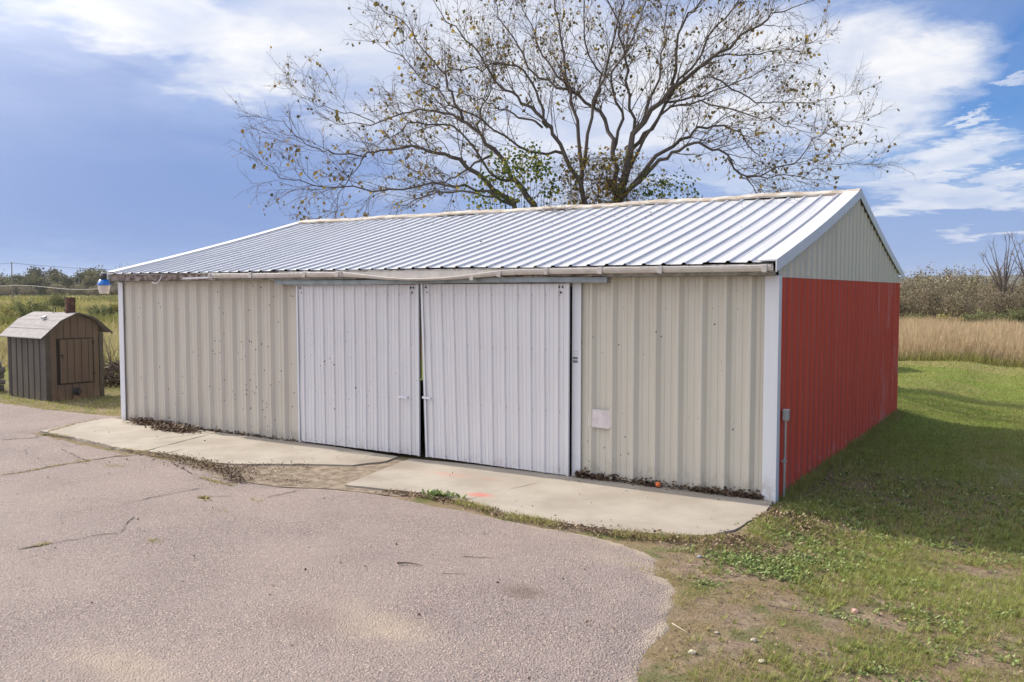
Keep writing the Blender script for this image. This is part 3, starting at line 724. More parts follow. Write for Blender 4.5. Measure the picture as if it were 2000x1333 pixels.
# ridge cap in bent lengths
for i in range(4):
    x0, x1 = -.09+i*3.04, min(-.09+(i+1)*3.04, 12.06); lf = .004*(i % 2)
    vs = []; n = 14
    for j in range(n+1):
        x = x0+(x1-x0)*j/n; jz = .010*math.sin(x*3.1)+.006*math.sin(x*11)
        for (dy, dz) in ((-.20, -.026), (-.02, .040), (.02, .040), (.20, -.026), (.20, -.052), (0, .008), (-.20, -.056)): vs.append((x, RY+dy, RZ+.012+dz+jz+lf))
    fs = [(j*7+q, (j+1)*7+q, (j+1)*7+(q+1) % 7, j*7+(q+1) % 7) for j in range(n) for q in range(7)]+[tuple(range(7)), tuple(n*7+q for q in range(7))[::-1]]
    o = link('ridge_cap', mesh('ridge_cap', vs, fs), m_rust, roof)
# rake trims (white) wrapping the gable edge
for side in (-1, 1):
    for xe, s in ((12.035, 1), (-.075, -1)):
        vs = []; n = 8
        for j in range(n+1):
            t = j/n; x_, y_, z_ = roofpt(xe, .026, t, side)
            for (dx, dz) in ((-.20*s, .010), (.028*s, .014), (.028*s, -.125), (.018*s, -.132), (.012*s, -.118), (.012*s, -.004), (-.20*s, -.002)): vs.append((xe+dx, y_, z_+dz))
        fs = [(j*7+q, (j+1)*7+q, (j+1)*7+(q+1) % 7, j*7+(q+1) % 7) for j in range(n) for q in range(7)]+[tuple(range(7)), tuple(n*7+q for q in range(7))[::-1]]
        me = mesh('rake_trim', vs, fs); o = link('rake_trim', me, m_trim, roof)
        bm = bmesh.new(); bm.from_mesh(me); bmesh.ops.recalc_face_normals(bm, faces=bm.faces); bm.to_mesh(me); bm.free()
# eave: weathered fascia, grey flashing, gutters
b = MB()
xs = np.linspace(-.02, 12.0, 60)
for i in range(len(xs)-1):
    b.box(xs[i], xs[i+1]-.0005, -.205+.004*math.sin(i*2.3), -.165, 2.602+.006*math.sin(i*1.7), 2.712+.002*math.sin(i))
o = b.build('fascia', m_wood, barn); o['label'] = 'peeling weathered fascia board under the roof edge'
trim(MB().box(-.04, 4.15, -.185, -.008, 2.592, 2.601), 'soffit', m_grey)
trim(MB().box(4.15, 9.92, -.185, -.008, 2.604, 2.6015), 'soffit', m_grey)
trim(MB().box(9.92, 12.02, -.185, -.008, 2.590, 2.6005).box(9.9, 12.04, -.213, -.185, 2.597, 2.640), 'flashing', m_grey, 'grey flashing strip under the right end of the gutter')
trim(MB().box(2.7, 5.9, -.212, -.2, 2.59, 2.65), 'flashing', m_grey, 'grey flashing strip under the left gutter')
trim(MB().box(0.12, 12.02, -.225, -.209, 2.700, 2.720), 'drip_edge', m_gutin)
# chips of flaking paint and a hanging gutter hook on the left fascia
MB().tube([(1.18, -.22, 2.575), (1.26, -.235, 2.545), (1.35, -.235, 2.56), (1.42, -.22, 2.64), (1.44, -.215, 2.69)], .009, 6).build('gutter_hook', m_trim, barn)
def gutter(stations, name, lab, mat=m_gutter):
    """stations: (x, zdrop of the front lip, z of the back, depth)"""
    vs = []; 
    for (x, zf_, zb2, dep, *q_) in stations:
        fh = .062*(q_[0] if q_ else 1); bb = min(zb2-.085, zf_-fh)
        y0, y1 = -.216, -.216-dep
        prof = [(y0, zb2), (y0, bb), (y0-.02, zf_-fh), (y1+.022, zf_-fh), (y1+.004, zf_-fh*.5), (y1, zf_), (y1+.01, zf_+.006), (y1+.014, zf_-.004), (y1+.018, zf_-fh*.45), (y1+.034, zf_-fh*.85), (y0-.022, zf_-fh*.85), (y0-.006, bb+.01), (y0-.004, zb2)]
        vs += [(x, y, z) for y, z in prof]
    n = 13; S = len(stations)
    fs = [(j*n+q, (j+1)*n+q, (j+1)*n+(q+1) % n, j*n+(q+1) % n) for j in range(S-1) for q in range(n)]+[tuple(range(n)), tuple((S-1)*n+q for q in range(n))[::-1]]
    me = mesh(name, vs, fs); bm = bmesh.new(); bm.from_mesh(me); bmesh.ops.recalc_face_normals(bm, faces=bm.faces); bm.to_mesh(me); bm.free()
    o = link(name, me, mat, barn); o['label'] = lab; return o
st = [(2.75+(5.68-2.75)*i/8, 2.690+.004*math.sin(i*1.3), 2.708, .10) for i in range(9)]
gutter(st, 'gutter', 'straight beige length of gutter on the left')
st = []
for i in range(15):
    x = 5.72+(8.65-5.72)*i/14; t = (x-5.72)/(8.65-5.72); s = math.sin(math.pi*min(1, t*1.02))**1.2*(1 if t < 1 else 0)
    st.append((x, 2.690-.105*s, 2.712, .10+.03*s, 1-.62*s))
for x, z in ((9.2, 2.694), (9.9, 2.697), (10.6, 2.70), (11.3, 2.697), (12.02, 2.70)): st.append((x, z, 2.714, .10))
gutter(st, 'gutter', 'long gutter that sags over the sliding doors')
trim(MB().bar((2.12, -.29, 2.622), (2.86, -.30, 2.632), .05, .008).bar((2.12, -.312, 2.628), (2.86, -.322, 2.638), .006, .022), 'gutter_strip', m_trim, 'loose white strip hanging below the gutter end')
for x, tw in ((2.80, .05), (3.76, 0), (4.95, .06), (5.62, .03), (8.03, .02), (8.47, .05), (9.17, 0), (9.93, 0), (10.72, .03), (11.95, 0)):
    zt = 2.697 if x > 8.6 or x < 5.7 else 2.690-.095*math.sin(math.pi*(x-5.72)/2.93)
    q = MB().box(-.028, .028, -.010, .004, -.070, .012).box(-.028, .028, -.006, .10, .008, .014).box(-.028, .028, -.006, .10, -.074, -.068).build('gutter_strap', m_gutter, barn, .002)
    q.location = (x, -.318, zt); q.rotation_euler = (0, tw*5, tw)
    if x > 10: q.name = 'gutter_strap'
# debris in the gutter
P = np.stack([rng.uniform(2.8, 12, 500), rng.uniform(-.30, -.225, 500), rng.uniform(2.655, 2.70, 500)], 1); keep = (P[:, 0] < 5.6) | ((P[:, 0] > 8.9) & (rng.random(500) < .35)); P = P[keep]; n = len(P)
A = rng.uniform(0, 6.28, n); U = np.stack([np.cos(A), np.sin(A), rng.uniform(-.5, .5, n)], 1)*.008; V = np.stack([-np.sin(A), np.cos(A), rng.uniform(-.3, 1, n)], 1)*.03
q = quads('gutter_debris', P, U, V, m_dry, rng.random(n)*.5); q.parent = barn; q['kind'] = 'stuff'
# door track
b = MB()
for i in range(12):
    x0, x1 = 4.17+i*5.79/12, 4.17+(i+1)*5.79/12; s0 = .010*math.sin(i*.52); s1 = .010*math.sin((i+1)*.52)
    b.bar((x0, -.135, 2.548-s0), (x1, -.135, 2.548-s1), .085, .058)
    b.bar((x0, -.150, 2.583-s0), (x1, -.150, 2.583-s1), .085, .010)
trim(b, 'door_track', m_rail, bevel=0)
# sliding doors
def door(x0, x1, skew, zb0, zb1, ztop, nrib, mat, lab, yf, seed, knob, n_pan):
    xm = lambda x, z: x+skew*(1-(x-x0)/(x1-x0))*(1-z/2.5)
    fb = MB()
    for (a, b2) in ((x0+.08, x0+.15), (x1-.16, x1-.09)):
        fb.add([(xm(a, 0), yf+.006, zb0 if a < x0+.5 else zb1), (xm(b2, 0), yf+.006, zb0 if a < x0+.5 else zb1), (xm(b2, 2.5), yf+.006, ztop), (xm(a, 2.5), yf+.006, ztop),
                (xm(a, 0), yf+.05, zb0 if a < x0+.5 else zb1), (xm(b2, 0), yf+.05, zb0 if a < x0+.5 else zb1), (xm(b2, 2.5), yf+.05, ztop), (xm(a, 2.5), yf+.05, ztop)],
               [(0,1,2,3),(5,4,7,6),(0,4,5,1),(1,5,6,2),(2,6,7,3),(3,7,4,0)])
    for z in (.15, .85, 1.6, 2.3): fb.box(x0+.15, x1-.16, yf+.008, yf+.046, z, z+.09)
    d = fb.build('door', m_lumber, barn); d['label'] = lab
    pitch = (x1-x0-.10)/(nrib); ribs = [x0+.135+pitch*i for i in range(nrib)]
    zb = lambda a: zb0+(zb1-zb0)*(a-x0)/(x1-x0)
    mfd = lambda a, dd_, z: (xm(a, z), yf-dd_, z)
    cuts = [x0]+[ribs[i] for i in range(4, nrib, 4)]+[x1]
    for i in range(len(cuts)-1):
        pr = [(p, q+.0014*(i % 2)) for p, q in ribprof(cuts[i], min(cuts[i+1]+.015, x1), ribs, 'A')]
        panel(pr, zb, lambda a: ztop, mfd, 'panel', mat, d, 10, .006, seed+i*5)
    # edge channels
    for xe, s in ((x0, 1), (x1, -1)):
        zb_ = zb0 if s > 0 else zb1; b = MB(); a0, a1 = sorted((xe, xe+s*.035))
        pts = [(a0, -.023), (a1, -.023), (a1, -.013), (a0, -.013)]
        vs = [(xm(a, z), yf+y, z) for z in (zb_-.004, ztop+.003) for a, y in pts]
        vs2 = [(xm(xe+dx, z), yf+y, z) for z in (zb_-.004, ztop+.003) for dx, y in ((-.002*s, -.023), (.004*s, -.023), (.004*s, -.002), (-.002*s, -.002))]
        bf = [(0,1,2,3),(4,5,6,7),(0,4,5,1),(1,5,6,2),(2,6,7,3),(3,7,4,0)]
        b.add(vs, bf).add(vs2, bf); o = b.build('edge_trim', m_trim, d); 
        bm = bmesh.new(); bm.from_mesh(o.data); bmesh.ops.recalc_face_normals(bm, faces=bm.faces); bm.to_mesh(o.data); bm.free()
    for (bx, bz) in [(x0+.085, ztop-.045), (x0+.135, ztop-.045), (x0+.11, ztop-.115), (x1-.155, ztop-.045), (x1-.105, ztop-.045), (x1-.13, ztop-.115)]:
        q = MB().lathe([(.0135, 0), (.0135, .008), (.006, .012)], n=8).build('bolt', m_bolt, d); q.rotation_euler = (R(90), 0, 0); q.location = (xm(bx, bz), yf-.004 if True else 0, bz)
    kx, kz = knob
    q = MB().bar((kx, yf-.045, kz), (kx+.15, yf-.045, kz-.006), .012, .034).bar((kx+.01, yf-.0, kz), (kx+.01, yf-.045, kz), .02, .02).bar((kx+.14, yf-.0, kz), (kx+.14, yf-.045, kz), .02, .02).build('handle', m_trim, d, .002)
    rrr = random.Random(seed); screws([(xm(r+.028, z), yf-.004, z) for r in ribs for z in (.08, .85, 1.65, 2.36)], d)
    return d
door(4.55, 6.970, .012, .045, .040, 2.508, 11, m_door, 'left sliding door of white ribbed steel, flecked with dark chips', -.088, 3, (6.62, .88), 3)
door(7.010, 9.400, .078, .045, .022, 2.512, 11, m_door_r, 'right sliding door, hanging crooked so a wedge opens beside it', -.098, 17, (7.05, .90), 3)

# ------------------------------------------------------------------ fittings on the barn
jbx = thing('junction_box', 'small grey electrical box on its conduit at the corner of the red wall', 'electrical box', (12.075, .22, .96))
q = MB().box(-.03, .035, -.04, .04, -.05, .075).build('housing', m_conduit, jbx, .006)
q = MB().box(-.030, .040, -.044, .044, .073, .080).build('lid', m_trim, jbx, .003)
q = MB().tube([(0, 0, -.05), (0, 0, -.6), (-.008, 0, -1.1)], .012, 10).build('conduit', m_conduit, jbx)
q = MB().tube([(0, -.03, -.48), (0, -.03, -1.1)], .008, 8).build('conduit', m_conduit, jbx)
q = MB().box(-.03, .02, -.05, .03, -.535, -.515).build('strap', m_conduit, jbx)

yl = thing('yard_light', 'yard light with blue reflector and frosted lens on a bracket at the roof corner', 'lamp', (-.36, -.12, 2.36))
MB().lathe([(.075, .012), (.082, .0), (.086, .03), (.105, .13), (.112, .165)], n=24).build('lens', m_lens, yl, smooth=True)
MB().lathe([(.122, .165), (.125, .175), (.105, .205), (.085, .262), (.06, .268)], n=24).build('reflector', m_lamp_blue, yl, smooth=True)
MB().lathe([(.055, .262), (.07, .275), (.072, .345), (.06, .36)], n=16).box(-.08, .06, -.06, .06, .30, .375).build('housing', m_lamp_dark, yl, .006)
MB().lathe([(.035, .375), (.035, .40), (.02, .408)], c=(-.02, 0, 0), n=12).build('photocell', m_conduit, yl)
MB().tube([(.03, 0, .33), (.18, .02, .345), (.32, .06, .33), (.42, .12, .30)], .016, 8).build('bracket_arm', m_lamp_dark, yl)
MB().tube([(.09, 0, .30), (.15, .02, .20), (.24, .04, .15), (.33, .08, .19), (.39, .12, .28)], .006, 6).build('cable', m_wire, yl)
wc = []
for i in range(41):
    t = i/40; u = 205-260*t; dep = 17.1+4.5*t; v = 562+4*math.sin(t*math.pi*2.1+.4)-2.2*math.sin(t*9.5)*0
    wc.append(tuple(D(u, v, dep)))
wc = [(-.05, -.06, 2.46), (-.3, -.13, 2.42)]+wc[2:]
tag(MB().tube(wc, .0045, 5).build('service_cable', m_cable), 'pale service cable running level from the yard light off to the left', 'cable')

# utility poles and lines
pb = D(25, 590, 215); 
def upole(x, y, lab):
    t = thing('utility_pole', lab, 'utility pole', (x, y, -.3), group='utility poles across the field')
    MB().tube([(0, 0, 0), (0, 0, 9.7)], [.17, .11], 8).build('pole', m_pole, t)
    MB().bar((-.9, .4, 9.3), (.9, -.4, 9.3), .12, .14).build('crossarm', m_pole, t)
    for s in (-.8, 0.0, .8): MB().lathe([(.07, 0), (.09, .08), (.05, .2)], c=(s, -s*.44, 9.38), n=8).build('insulator', m_lamp_dark, t)
    return t
upole(pb[0], pb[1], 'lone wooden utility pole in the field at the far left')
p2 = D(420, 600, 270); upole(p2[0], p2[1], 'utility pole standing behind the barn'); p0 = D(-330, 590, 175); 
for s, vo_ in ((0, 0), (.8, 0)):
    for A, B, lb in ((pb, p2, 'dark power line running from the field pole to the right, behind the barn'), (p0, pb, 'dark power line running from the field pole out of the photo to the left')):
        pts = []
        for i in range(17):
            t = i/16; p = A*(1-t)+B*t; pts.append((p[0]+s, p[1]-s*.44, 9.2-1.1*4*t*(1-t)))
        tag(MB().tube(pts, .03, 4).build('power_line', m_wire), ('rear ' if s else 'front ')+lb, 'wire', 'power lines over the field')

# ------------------------------------------------------------------ outdoor furnace shed on the left
fl = G(92, 786, -.03)
sh = thing('furnace_shed', 'small brown metal furnace shed with a curved grey roof and rusty stovepipe', 'shed', (fl[0], fl[1], -.04), R(-5))
SW, SL = 1.30, 1.78          # front runs along +y, the long side runs along -x
arch = [(-.16, 1.42), (.28, 1.80), (.62, 1.955), (.70, 1.965), (1.05, 1.86), (1.46, 1.50)]
def archz(y):
    for (a, za), (b2, zb2) in zip(arch[:-1], arch[1:]):
        if a <= y <= b2: return za+(zb2-za)*(y-a)/(b2-a)
    return 1.4
body = MB().box(-SL+.02, -.02, .02, SW-.02, 0, 1.45).build('body', m_brown_dark, sh)
# side ribs: four boards of ribbed steel towards the drive
pan = []
for i in range(6):
    x0, x1 = -SL+.06+i*(SL-.14)/6, -SL+.06+(i+1)*(SL-.14)/6; c = (x0+x1)/2
    vs = [(x0, 0, .01), (x0+.05, 0, .01), (x0+.065, .022, .01), (x0+.10, .022, .01), (x0+.115, 0, .01), (x1, 0, .01)]
    wv = [(x, y-.002, z) for z in (.01, 1.44) for x, y, _ in vs]; fs = [(q, q+1, q+7, q+6) for q in range(5)]
    link('panel', mesh('panel', wv, fs), m_brown, body)
trim(MB().box(-SL, -SL+.06, -.012, .03, 0, 1.44), 'corner_trim', m_brown_dark, parent=sh); trim(MB().box(-.10, .012, -.014, .03, 0, 1.46).box(-.02, .012, .03, .10, 0, 1.52), 'corner_trim', m_brown_dark, parent=sh)
trim(MB().box(-.02, .014, SW-.09, SW+.005, 0, 1.52), 'corner_trim', m_brown_dark, parent=sh)
# front boards around the door
by = [.10, .235, .40, .565, .73, .895, 1.06, SW-.10]
for y0, y1 in zip(by[:-1], by[1:]):
    zt0, zt1 = archz(y0+.004)-.035, archz(y1-.004)-.035
    segs = [(0.02, None)]
    lowdoor, topdoor = .36, 1.40
    if .20 < (y0+y1)/2 < 1.07: segs = [(.02, lowdoor), (topdoor, None)]
    for z0, z1 in segs:
        za, zb2 = (zt0, zt1) if z1 is None else (z1, z1)
        vs = [(x, y, z) for x in (-.02, .004) for y, z in ((y0+.004, z0), (y1-.004, z0), (y1-.004, zb2), (y0+.004, za))]
        link('board', mesh('board', vs, [(0,3,2,1),(4,5,6,7),(0,1,5,4),(1,2,6,5),(2,3,7,6),(3,0,4,7)]), m_brown2, body)
dr = MB().box(-.005, .012, .235, 1.075, .37, 1.39).build('door', m_seam, sh); dr['label'] = 'brown boarded fire door with a dark gap round it'
for i, (y0, y1) in enumerate(((.30, .455), (.465, .615), (.625, .775), (.785, .935), (.945, 1.04))):
    MB().box(.012, .030, y0, y1, .395, 1.375).build('board', m_brown2, dr, .002)
MB().lathe([(.02, 0), (.022, .03)], n=8).tube([(0, 0, .03), (0, 0, .05), (.07, 0, .055)], .008, 6).build('handle', m_bolt, dr); dr.children[-1].rotation_euler = (0, R(90), 0); dr.children[-1].location = (.028, .335, 1.02)
for z in (.55, 1.25): MB().box(.012, .036, 1.035, 1.075, z, z+.08).build('hinge', m_bolt, dr)
bl = MB().lathe([(.085, 0), (.09, .05), (.05, .07), (.045, .16)], n=14).build('blower', m_lamp_dark, sh); bl.rotation_euler = (0, R(90), 0); bl.location = (.0, .66, .20)
# roof strips: three per slope
for q in range(5):
    (ya, za), (yb, zb2) = arch[q], arch[q+1]
    n = 2 if q in (0, 1, 3, 4) and abs(yb-ya) > .3 else 1
    for j in range(n):
        y0, z0 = ya+(yb-ya)*j/n, za+(zb2-za)*j/n; y1, z1 = ya+(yb-ya)*(j+1)/n, za+(zb2-za)*(j+1)/n
        g_ = .006
        dy, dz = (y1-y0), (z1-z0); L = math.hypot(dy, dz); uy, uz = dy/L, dz/L; ny_, nz_ = -uz, uy
        vs = []
        for x in (-SL-.10, .14):
            for (s, h) in ((.0, .0), (.015, .009), (.03, .009), (.045, .003), (L-g_, .004), (L-g_, -.012), (0, -.012)): vs.append((x, y0+uy*s+ny_*h, z0+uz*s+nz_*h))
        fs = [(k_, (k_+1) % 7, 7+(k_+1) % 7, 7+k_) for k_ in range(7)]+[tuple(range(7))[::-1], tuple(range(7, 14))]
        link('roof_panel', mesh('roof_panel', vs, fs), m_shroof, sh)
b = MB()
for (ya, za), (yb, zb2) in zip(arch[:-1], arch[1:]): b.bar((.148, ya, za-.015), (.148, yb, zb2-.015), .014, .045)
trim(b, 'fascia', m_brown_dark, parent=sh)
cx_, cy_ = -.62, .74
ch = MB().lathe([(.105, 1.90), (.105, 2.30), (.11, 2.30), (.11, 2.31), (.085, 2.31), (.085, 2.0)], c=(-.25, .70, 0), n=18).build('stovepipe', m_chim, sh)
MB().tube([(-.85, .60, 1.93), (-.85, .60, 2.07), (-.85, .63, 2.10), (-.85, .66, 2.07), (-.85, .66, 1.93)], .010, 6).build('lifting_eye', m_bolt, sh)
MB().tube([(-.45, .68, 1.94), (-.45, .68, 2.03)], .016, 8).tube([(-.45, .65, 2.03), (-.45, .71, 2.03)], .014, 6).build('vent_pipe', m_bolt, sh)
qd = MB().box(-.06, .06, -.04, .04, 0, .04).build('stone', m_stick); tag(qd, 'small flat stone lying on the grey roof of the furnace shed', 'stone')
qd.matrix_world = Matrix.Translation((fl[0]-.62, fl[1]+.36, 1.805)) @ Matrix.Rotation(R(24), 4, 'X'); 

# stacked firewood behind the shed at the frame edge
wp = D(-30, 735, 21.5)
for i in range(22):
    r, c = divmod(i, 4); o = MB().lathe([(.075, -.28), (.082, 0), (.07, .28)], n=9).build('log', m_pole); o.rotation_euler = (R(90), 0, R(rr.uniform(-28, -12)))
    o.location = (wp[0]+.17*c-.3+(r % 2)*.08, wp[1]+rr.uniform(-.05, .05), -.02+.08+.145*r); o.scale = (rr.uniform(.8, 1.1),)*2+(1,)
    tag(o, ('grey weathered log in the bottom course of the low stack beside the furnace shed', 'grey weathered log in the second course of the stack beside the furnace shed', 'log in the middle course of the stack beside the furnace shed', 'log in the fourth course of the stack beside the furnace shed', 'log in the fifth course of the stack beside the furnace shed', 'log on top of the stack beside the furnace shed')[r], 'log', 'stacked firewood beside the furnace shed')

# ------------------------------------------------------------------ two hidden sheds whose shadows reach the lawn
def plain_shed(x0, x1, y0, y1, h, rise, lab):
    t = thing('garden_shed', lab, 'shed', ((x0+x1)/2, y0, -.3), group='sheds behind the barn')
    w2, L = (x1-x0)/2, y1-y0
    MB().add([(-w2,0,0),(w2,0,0),(w2,L,0),(-w2,L,0),(-w2,0,h),(w2,0,h),(w2,L,h),(-w2,L,h),(-w2,L/2,h+rise),(w2,L/2,h+rise)],
             [(0,1,5,4),(1,2,6,9,5),(2,3,7,6),(3,0,4,8,7)]).build('wall', m_cream, t)
    b = MB(); s = .15
    b.bar((-w2-s, L/4-.08, h+rise/2+.0), (w2+s, L/4-.08, h+rise/2+.0), .01, .01)
    vs = [(-w2-s, -.2, h-rise*.1), (w2+s, -.2, h-rise*.1), (w2+s, L/2, h+rise+.03), (-w2-s, L/2, h+rise+.03), (w2+s, L+.2, h-rise*.1), (-w2-s, L+.2, h-rise*.1)]
    MB().add(vs+[(x, y, z+.05) for x, y, z in vs], [(0,3,2,1),(3,5,4,2),(6,7,8,9),(9,8,10,11),(0,1,7,6),(4,5,11,10)]).build('roof', m_roof, t)
plain_shed(5.0, 7.6, 20.2, 22.6, 2.1, .5, 'low cream shed hidden behind the barn, only its shadow showing on the lawn')
plain_shed(6.0, 8.4, 14.0, 16.2, 1.9, .3, 'second cream shed hidden behind the barn near the tree')

# ------------------------------------------------------------------ trees
def unit(v): return v/(np.linalg.norm(v)+1e-9)
def curve(pts, n):
    """smooth resample (Catmull-Rom)"""
    P = [np.array(p, float) for p in pts]; P = [2*P[0]-P[1]]+P+[2*P[-1]-P[-2]]; out = []
    seg = len(P)-3
    for i in range(n+1):
        s = i/n*seg; k_ = min(int(s), seg-1); t = s-k_; a, b, c, d = P[k_:k_+4]
        out.append(.5*((2*b)+(c-a)*t+(2*a-5*b+4*c-d)*t*t+(3*b-a-3*c+d)*t**3))
    return out
class Twigs:
    """thin tapering 3- or 4-sided tubes, collected fast"""
    def __init__(s): s.v = []; s.f = []
    def add(s, pts, r0, r1, k=3):
        b = len(s.v); n = len(pts)
        d = unit(pts[-1]-pts[0]); a = unit(np.cross(d, (.31, .74, .59))); c = np.cross(d, a)
        for i, p in enumerate(pts):
            r = r0+(r1-r0)*i/(n-1)
            for q in range(k):
                th = 6.2832*q/k; s.v.append(p+(a*math.cos(th)+c*math.sin(th))*r)
        for i in range(n-1):
            for q in range(k): s.f.append((b+i*k+q, b+i*k+(q+1) % k, b+(i+1)*k+(q+1) % k, b+(i+1)*k+q))
    def build(s, name, mat, parent=None, kind=None):
        o = link(name, mesh(name, s.v, s.f), mat, None)
        if parent is not None: o.parent = parent
        if kind: o['kind'] = kind
        return o
def sprout(rr, d, spread):
    a = unit(np.cross(d, np.array([rr.gauss(0,1), rr.gauss(0,1), rr.gauss(0,1)]))); th = R(rr.uniform(*spread))
    return unit(d*math.cos(th)+a*math.sin(th))
def wander(rr, p, d, L, n, jit, lift):
    pts = [p]; 
    for i in range(n):
        d = unit(d+np.array([rr.gauss(0, jit), rr.gauss(0, jit), rr.gauss(0, jit)+lift])); p = p+d*(L/n); pts.append(p)
    return pts
def broadleaf(root, limbs, seed, leafn, scale=1.0, lv=(.34, .25, .17), leafsize=.085, droop_low=True, thick=(1,1)):
    """limbs: (points, r0, r1); every limb a part, finer growth and leaves as stuff parts"""
    rr = random.Random(seed); org = np.array(root.location); T = Twigs(); leaves = []
    for pts, r0, r1 in limbs:
        n = max(6, len(pts)*3); cv = curve(pts, n)
        cv = [c+np.array([rr.gauss(0, .05), rr.gauss(0, .05), rr.gauss(0, .05)])*scale*(0 if i == 0 else 1) for i, c in enumerate(cv)]
        rad = [(r0+(r1-r0)*(i/n)**.75)*.86 for i in range(n+1)]
        MB().tube([c-org for c in cv], rad, 7).build('limb', m_bark, root, smooth=True)
        tot = sum(np.linalg.norm(b-a) for a, b in zip(cv[:-1], cv[1:]))
        m = int(tot/(lv[0]*scale)); 
        for q in range(m+3):
            t = .22+.78*(q+rr.random())/(m+3); t = min(t, .995) if q < m else 1.0
            i = min(int(t*n), n-1); p = cv[i]+(cv[i+1]-cv[i])*(t*n-i); d0 = unit(cv[i+1]-cv[i])
            r = rad[i]*.45
            d = sprout(rr, d0, (22, 58) if t < .97 else (4, 30)); out = unit(p-org+np.array([0, 0, .5])); d = unit(d+out*.35)
            L = rr.uniform(.8, 2.3)*scale*(1.15-.78*t); low = p[2] < 6.5*scale and droop_low
            s2 = wander(rr, p, d, L, 6, .11, -.05 if low and rr.random() < .6 else .05)
            T.add([a-org for a in s2], min(r, .018*scale)*thick[0], .005*scale, 4)
            k2 = int(L/(lv[1]*scale))+1
            for u2 in range(k2):
                t2 = .15+.85*(u2+rr.random())/k2; i2 = min(int(t2*6), 5); p2 = s2[i2]+(s2[i2+1]-s2[i2])*(t2*6-i2); d2 = sprout(rr, unit(s2[i2+1]-s2[i2]), (20, 60))
                L2 = rr.uniform(.3, 1.0)*scale; s3 = wander(rr, p2, d2, L2, 4, .13, -.10 if low and rr.random() < .5 else .05)
                T.add([a-org for a in s3], .0072*scale*thick[1], .003*scale)
                k3 = int(L2/(lv[2]*scale))
                for u3 in range(k3):
                    t3 = .2+.8*(u3+rr.random())/max(k3, 1); i3 = min(int(t3*4), 3); p3 = s3[i3]+(s3[i3+1]-s3[i3])*(t3*4-i3)
                    s4 = wander(rr, p3, sprout(rr, unit(s3[i3+1]-s3[i3]), (25, 65)), rr.uniform(.12, .42)*scale, 2, .12, .04)
                    T.add([a-org for a in s4], .0040*scale*thick[1], .002*scale)
                    if leafn and rr.random() < leafn: leaves.append(s4[rr.choice((1, 2))]-org)
                if leafn and rr.random() < leafn*1.1:
                    for _ in range(rr.randint(2, 8)): leaves.append(s3[rr.randint(2, 4)]-org+np.array([rr.gauss(0, .07), rr.gauss(0, .07), rr.gauss(-.04, .06)]))
    T.build('twigs', m_twig, root, 'stuff')
    if leaves:
        P = np.array(leaves); n = len(P); g_ = np.random.default_rng(seed)
        A = g_.uniform(0, 6.28, n); s_ = g_.uniform(.6, 1.25, n)[:, None]*leafsize
        V = np.stack([np.cos(A)*.55, np.sin(A)*.55, -g_.uniform(.2, 1.2, n)], 1); V /= np.linalg.norm(V, axis=1, keepdims=True)
        B = g_.normal(size=(n, 3)); U = np.cross(V, B); U /= np.linalg.norm(U, axis=1, keepdims=True)
        tn = np.clip(.85*fbm(P[:, 0]*.9+50, P[:, 2]*.9+40, 3)+g_.normal(0, .22, n)-.02, 0, 1)
        q = quads('leaves', P, U*s_*.36, V*s_, m_leaf, tn, bend=.10); q.parent = root; q['kind'] = 'stuff'
    return root
TD = 27.0
def px(l, z0=0.0, z1=0.0):
    n = len(l)-1; return [D(u, v, TD+z0+(z1-z0)*(i/n)**1.3) for i, (u, v) in enumerate(l)]
tb = D(1130, 742, TD)
tree = thing('large_tree', 'wide many-stemmed tree with thinning autumn leaves rising behind the barn ridge', 'tree', (tb[0], tb[1], -.35))
o_ = np.array(tree.location)
for pts, r0, r1 in (([(1130,742),(1115,640),(1072,520),(1040,412)], .34, .15), ([(1130,742),(1132,640),(1140,520),(1144,400)], .36, .15), ([(1130,742),(1150,640),(1182,520),(1207,396)], .36, .19)):
    cv = curve(px(pts), 12); cv = [c*1.0 for c in cv]; cv[0][2] = -.4
    MB().tube([c-o_ for c in cv], [r0+(r1-r0)*i/12 for i in range(13)], 10).build('trunk', m_bark, tree, smooth=True)
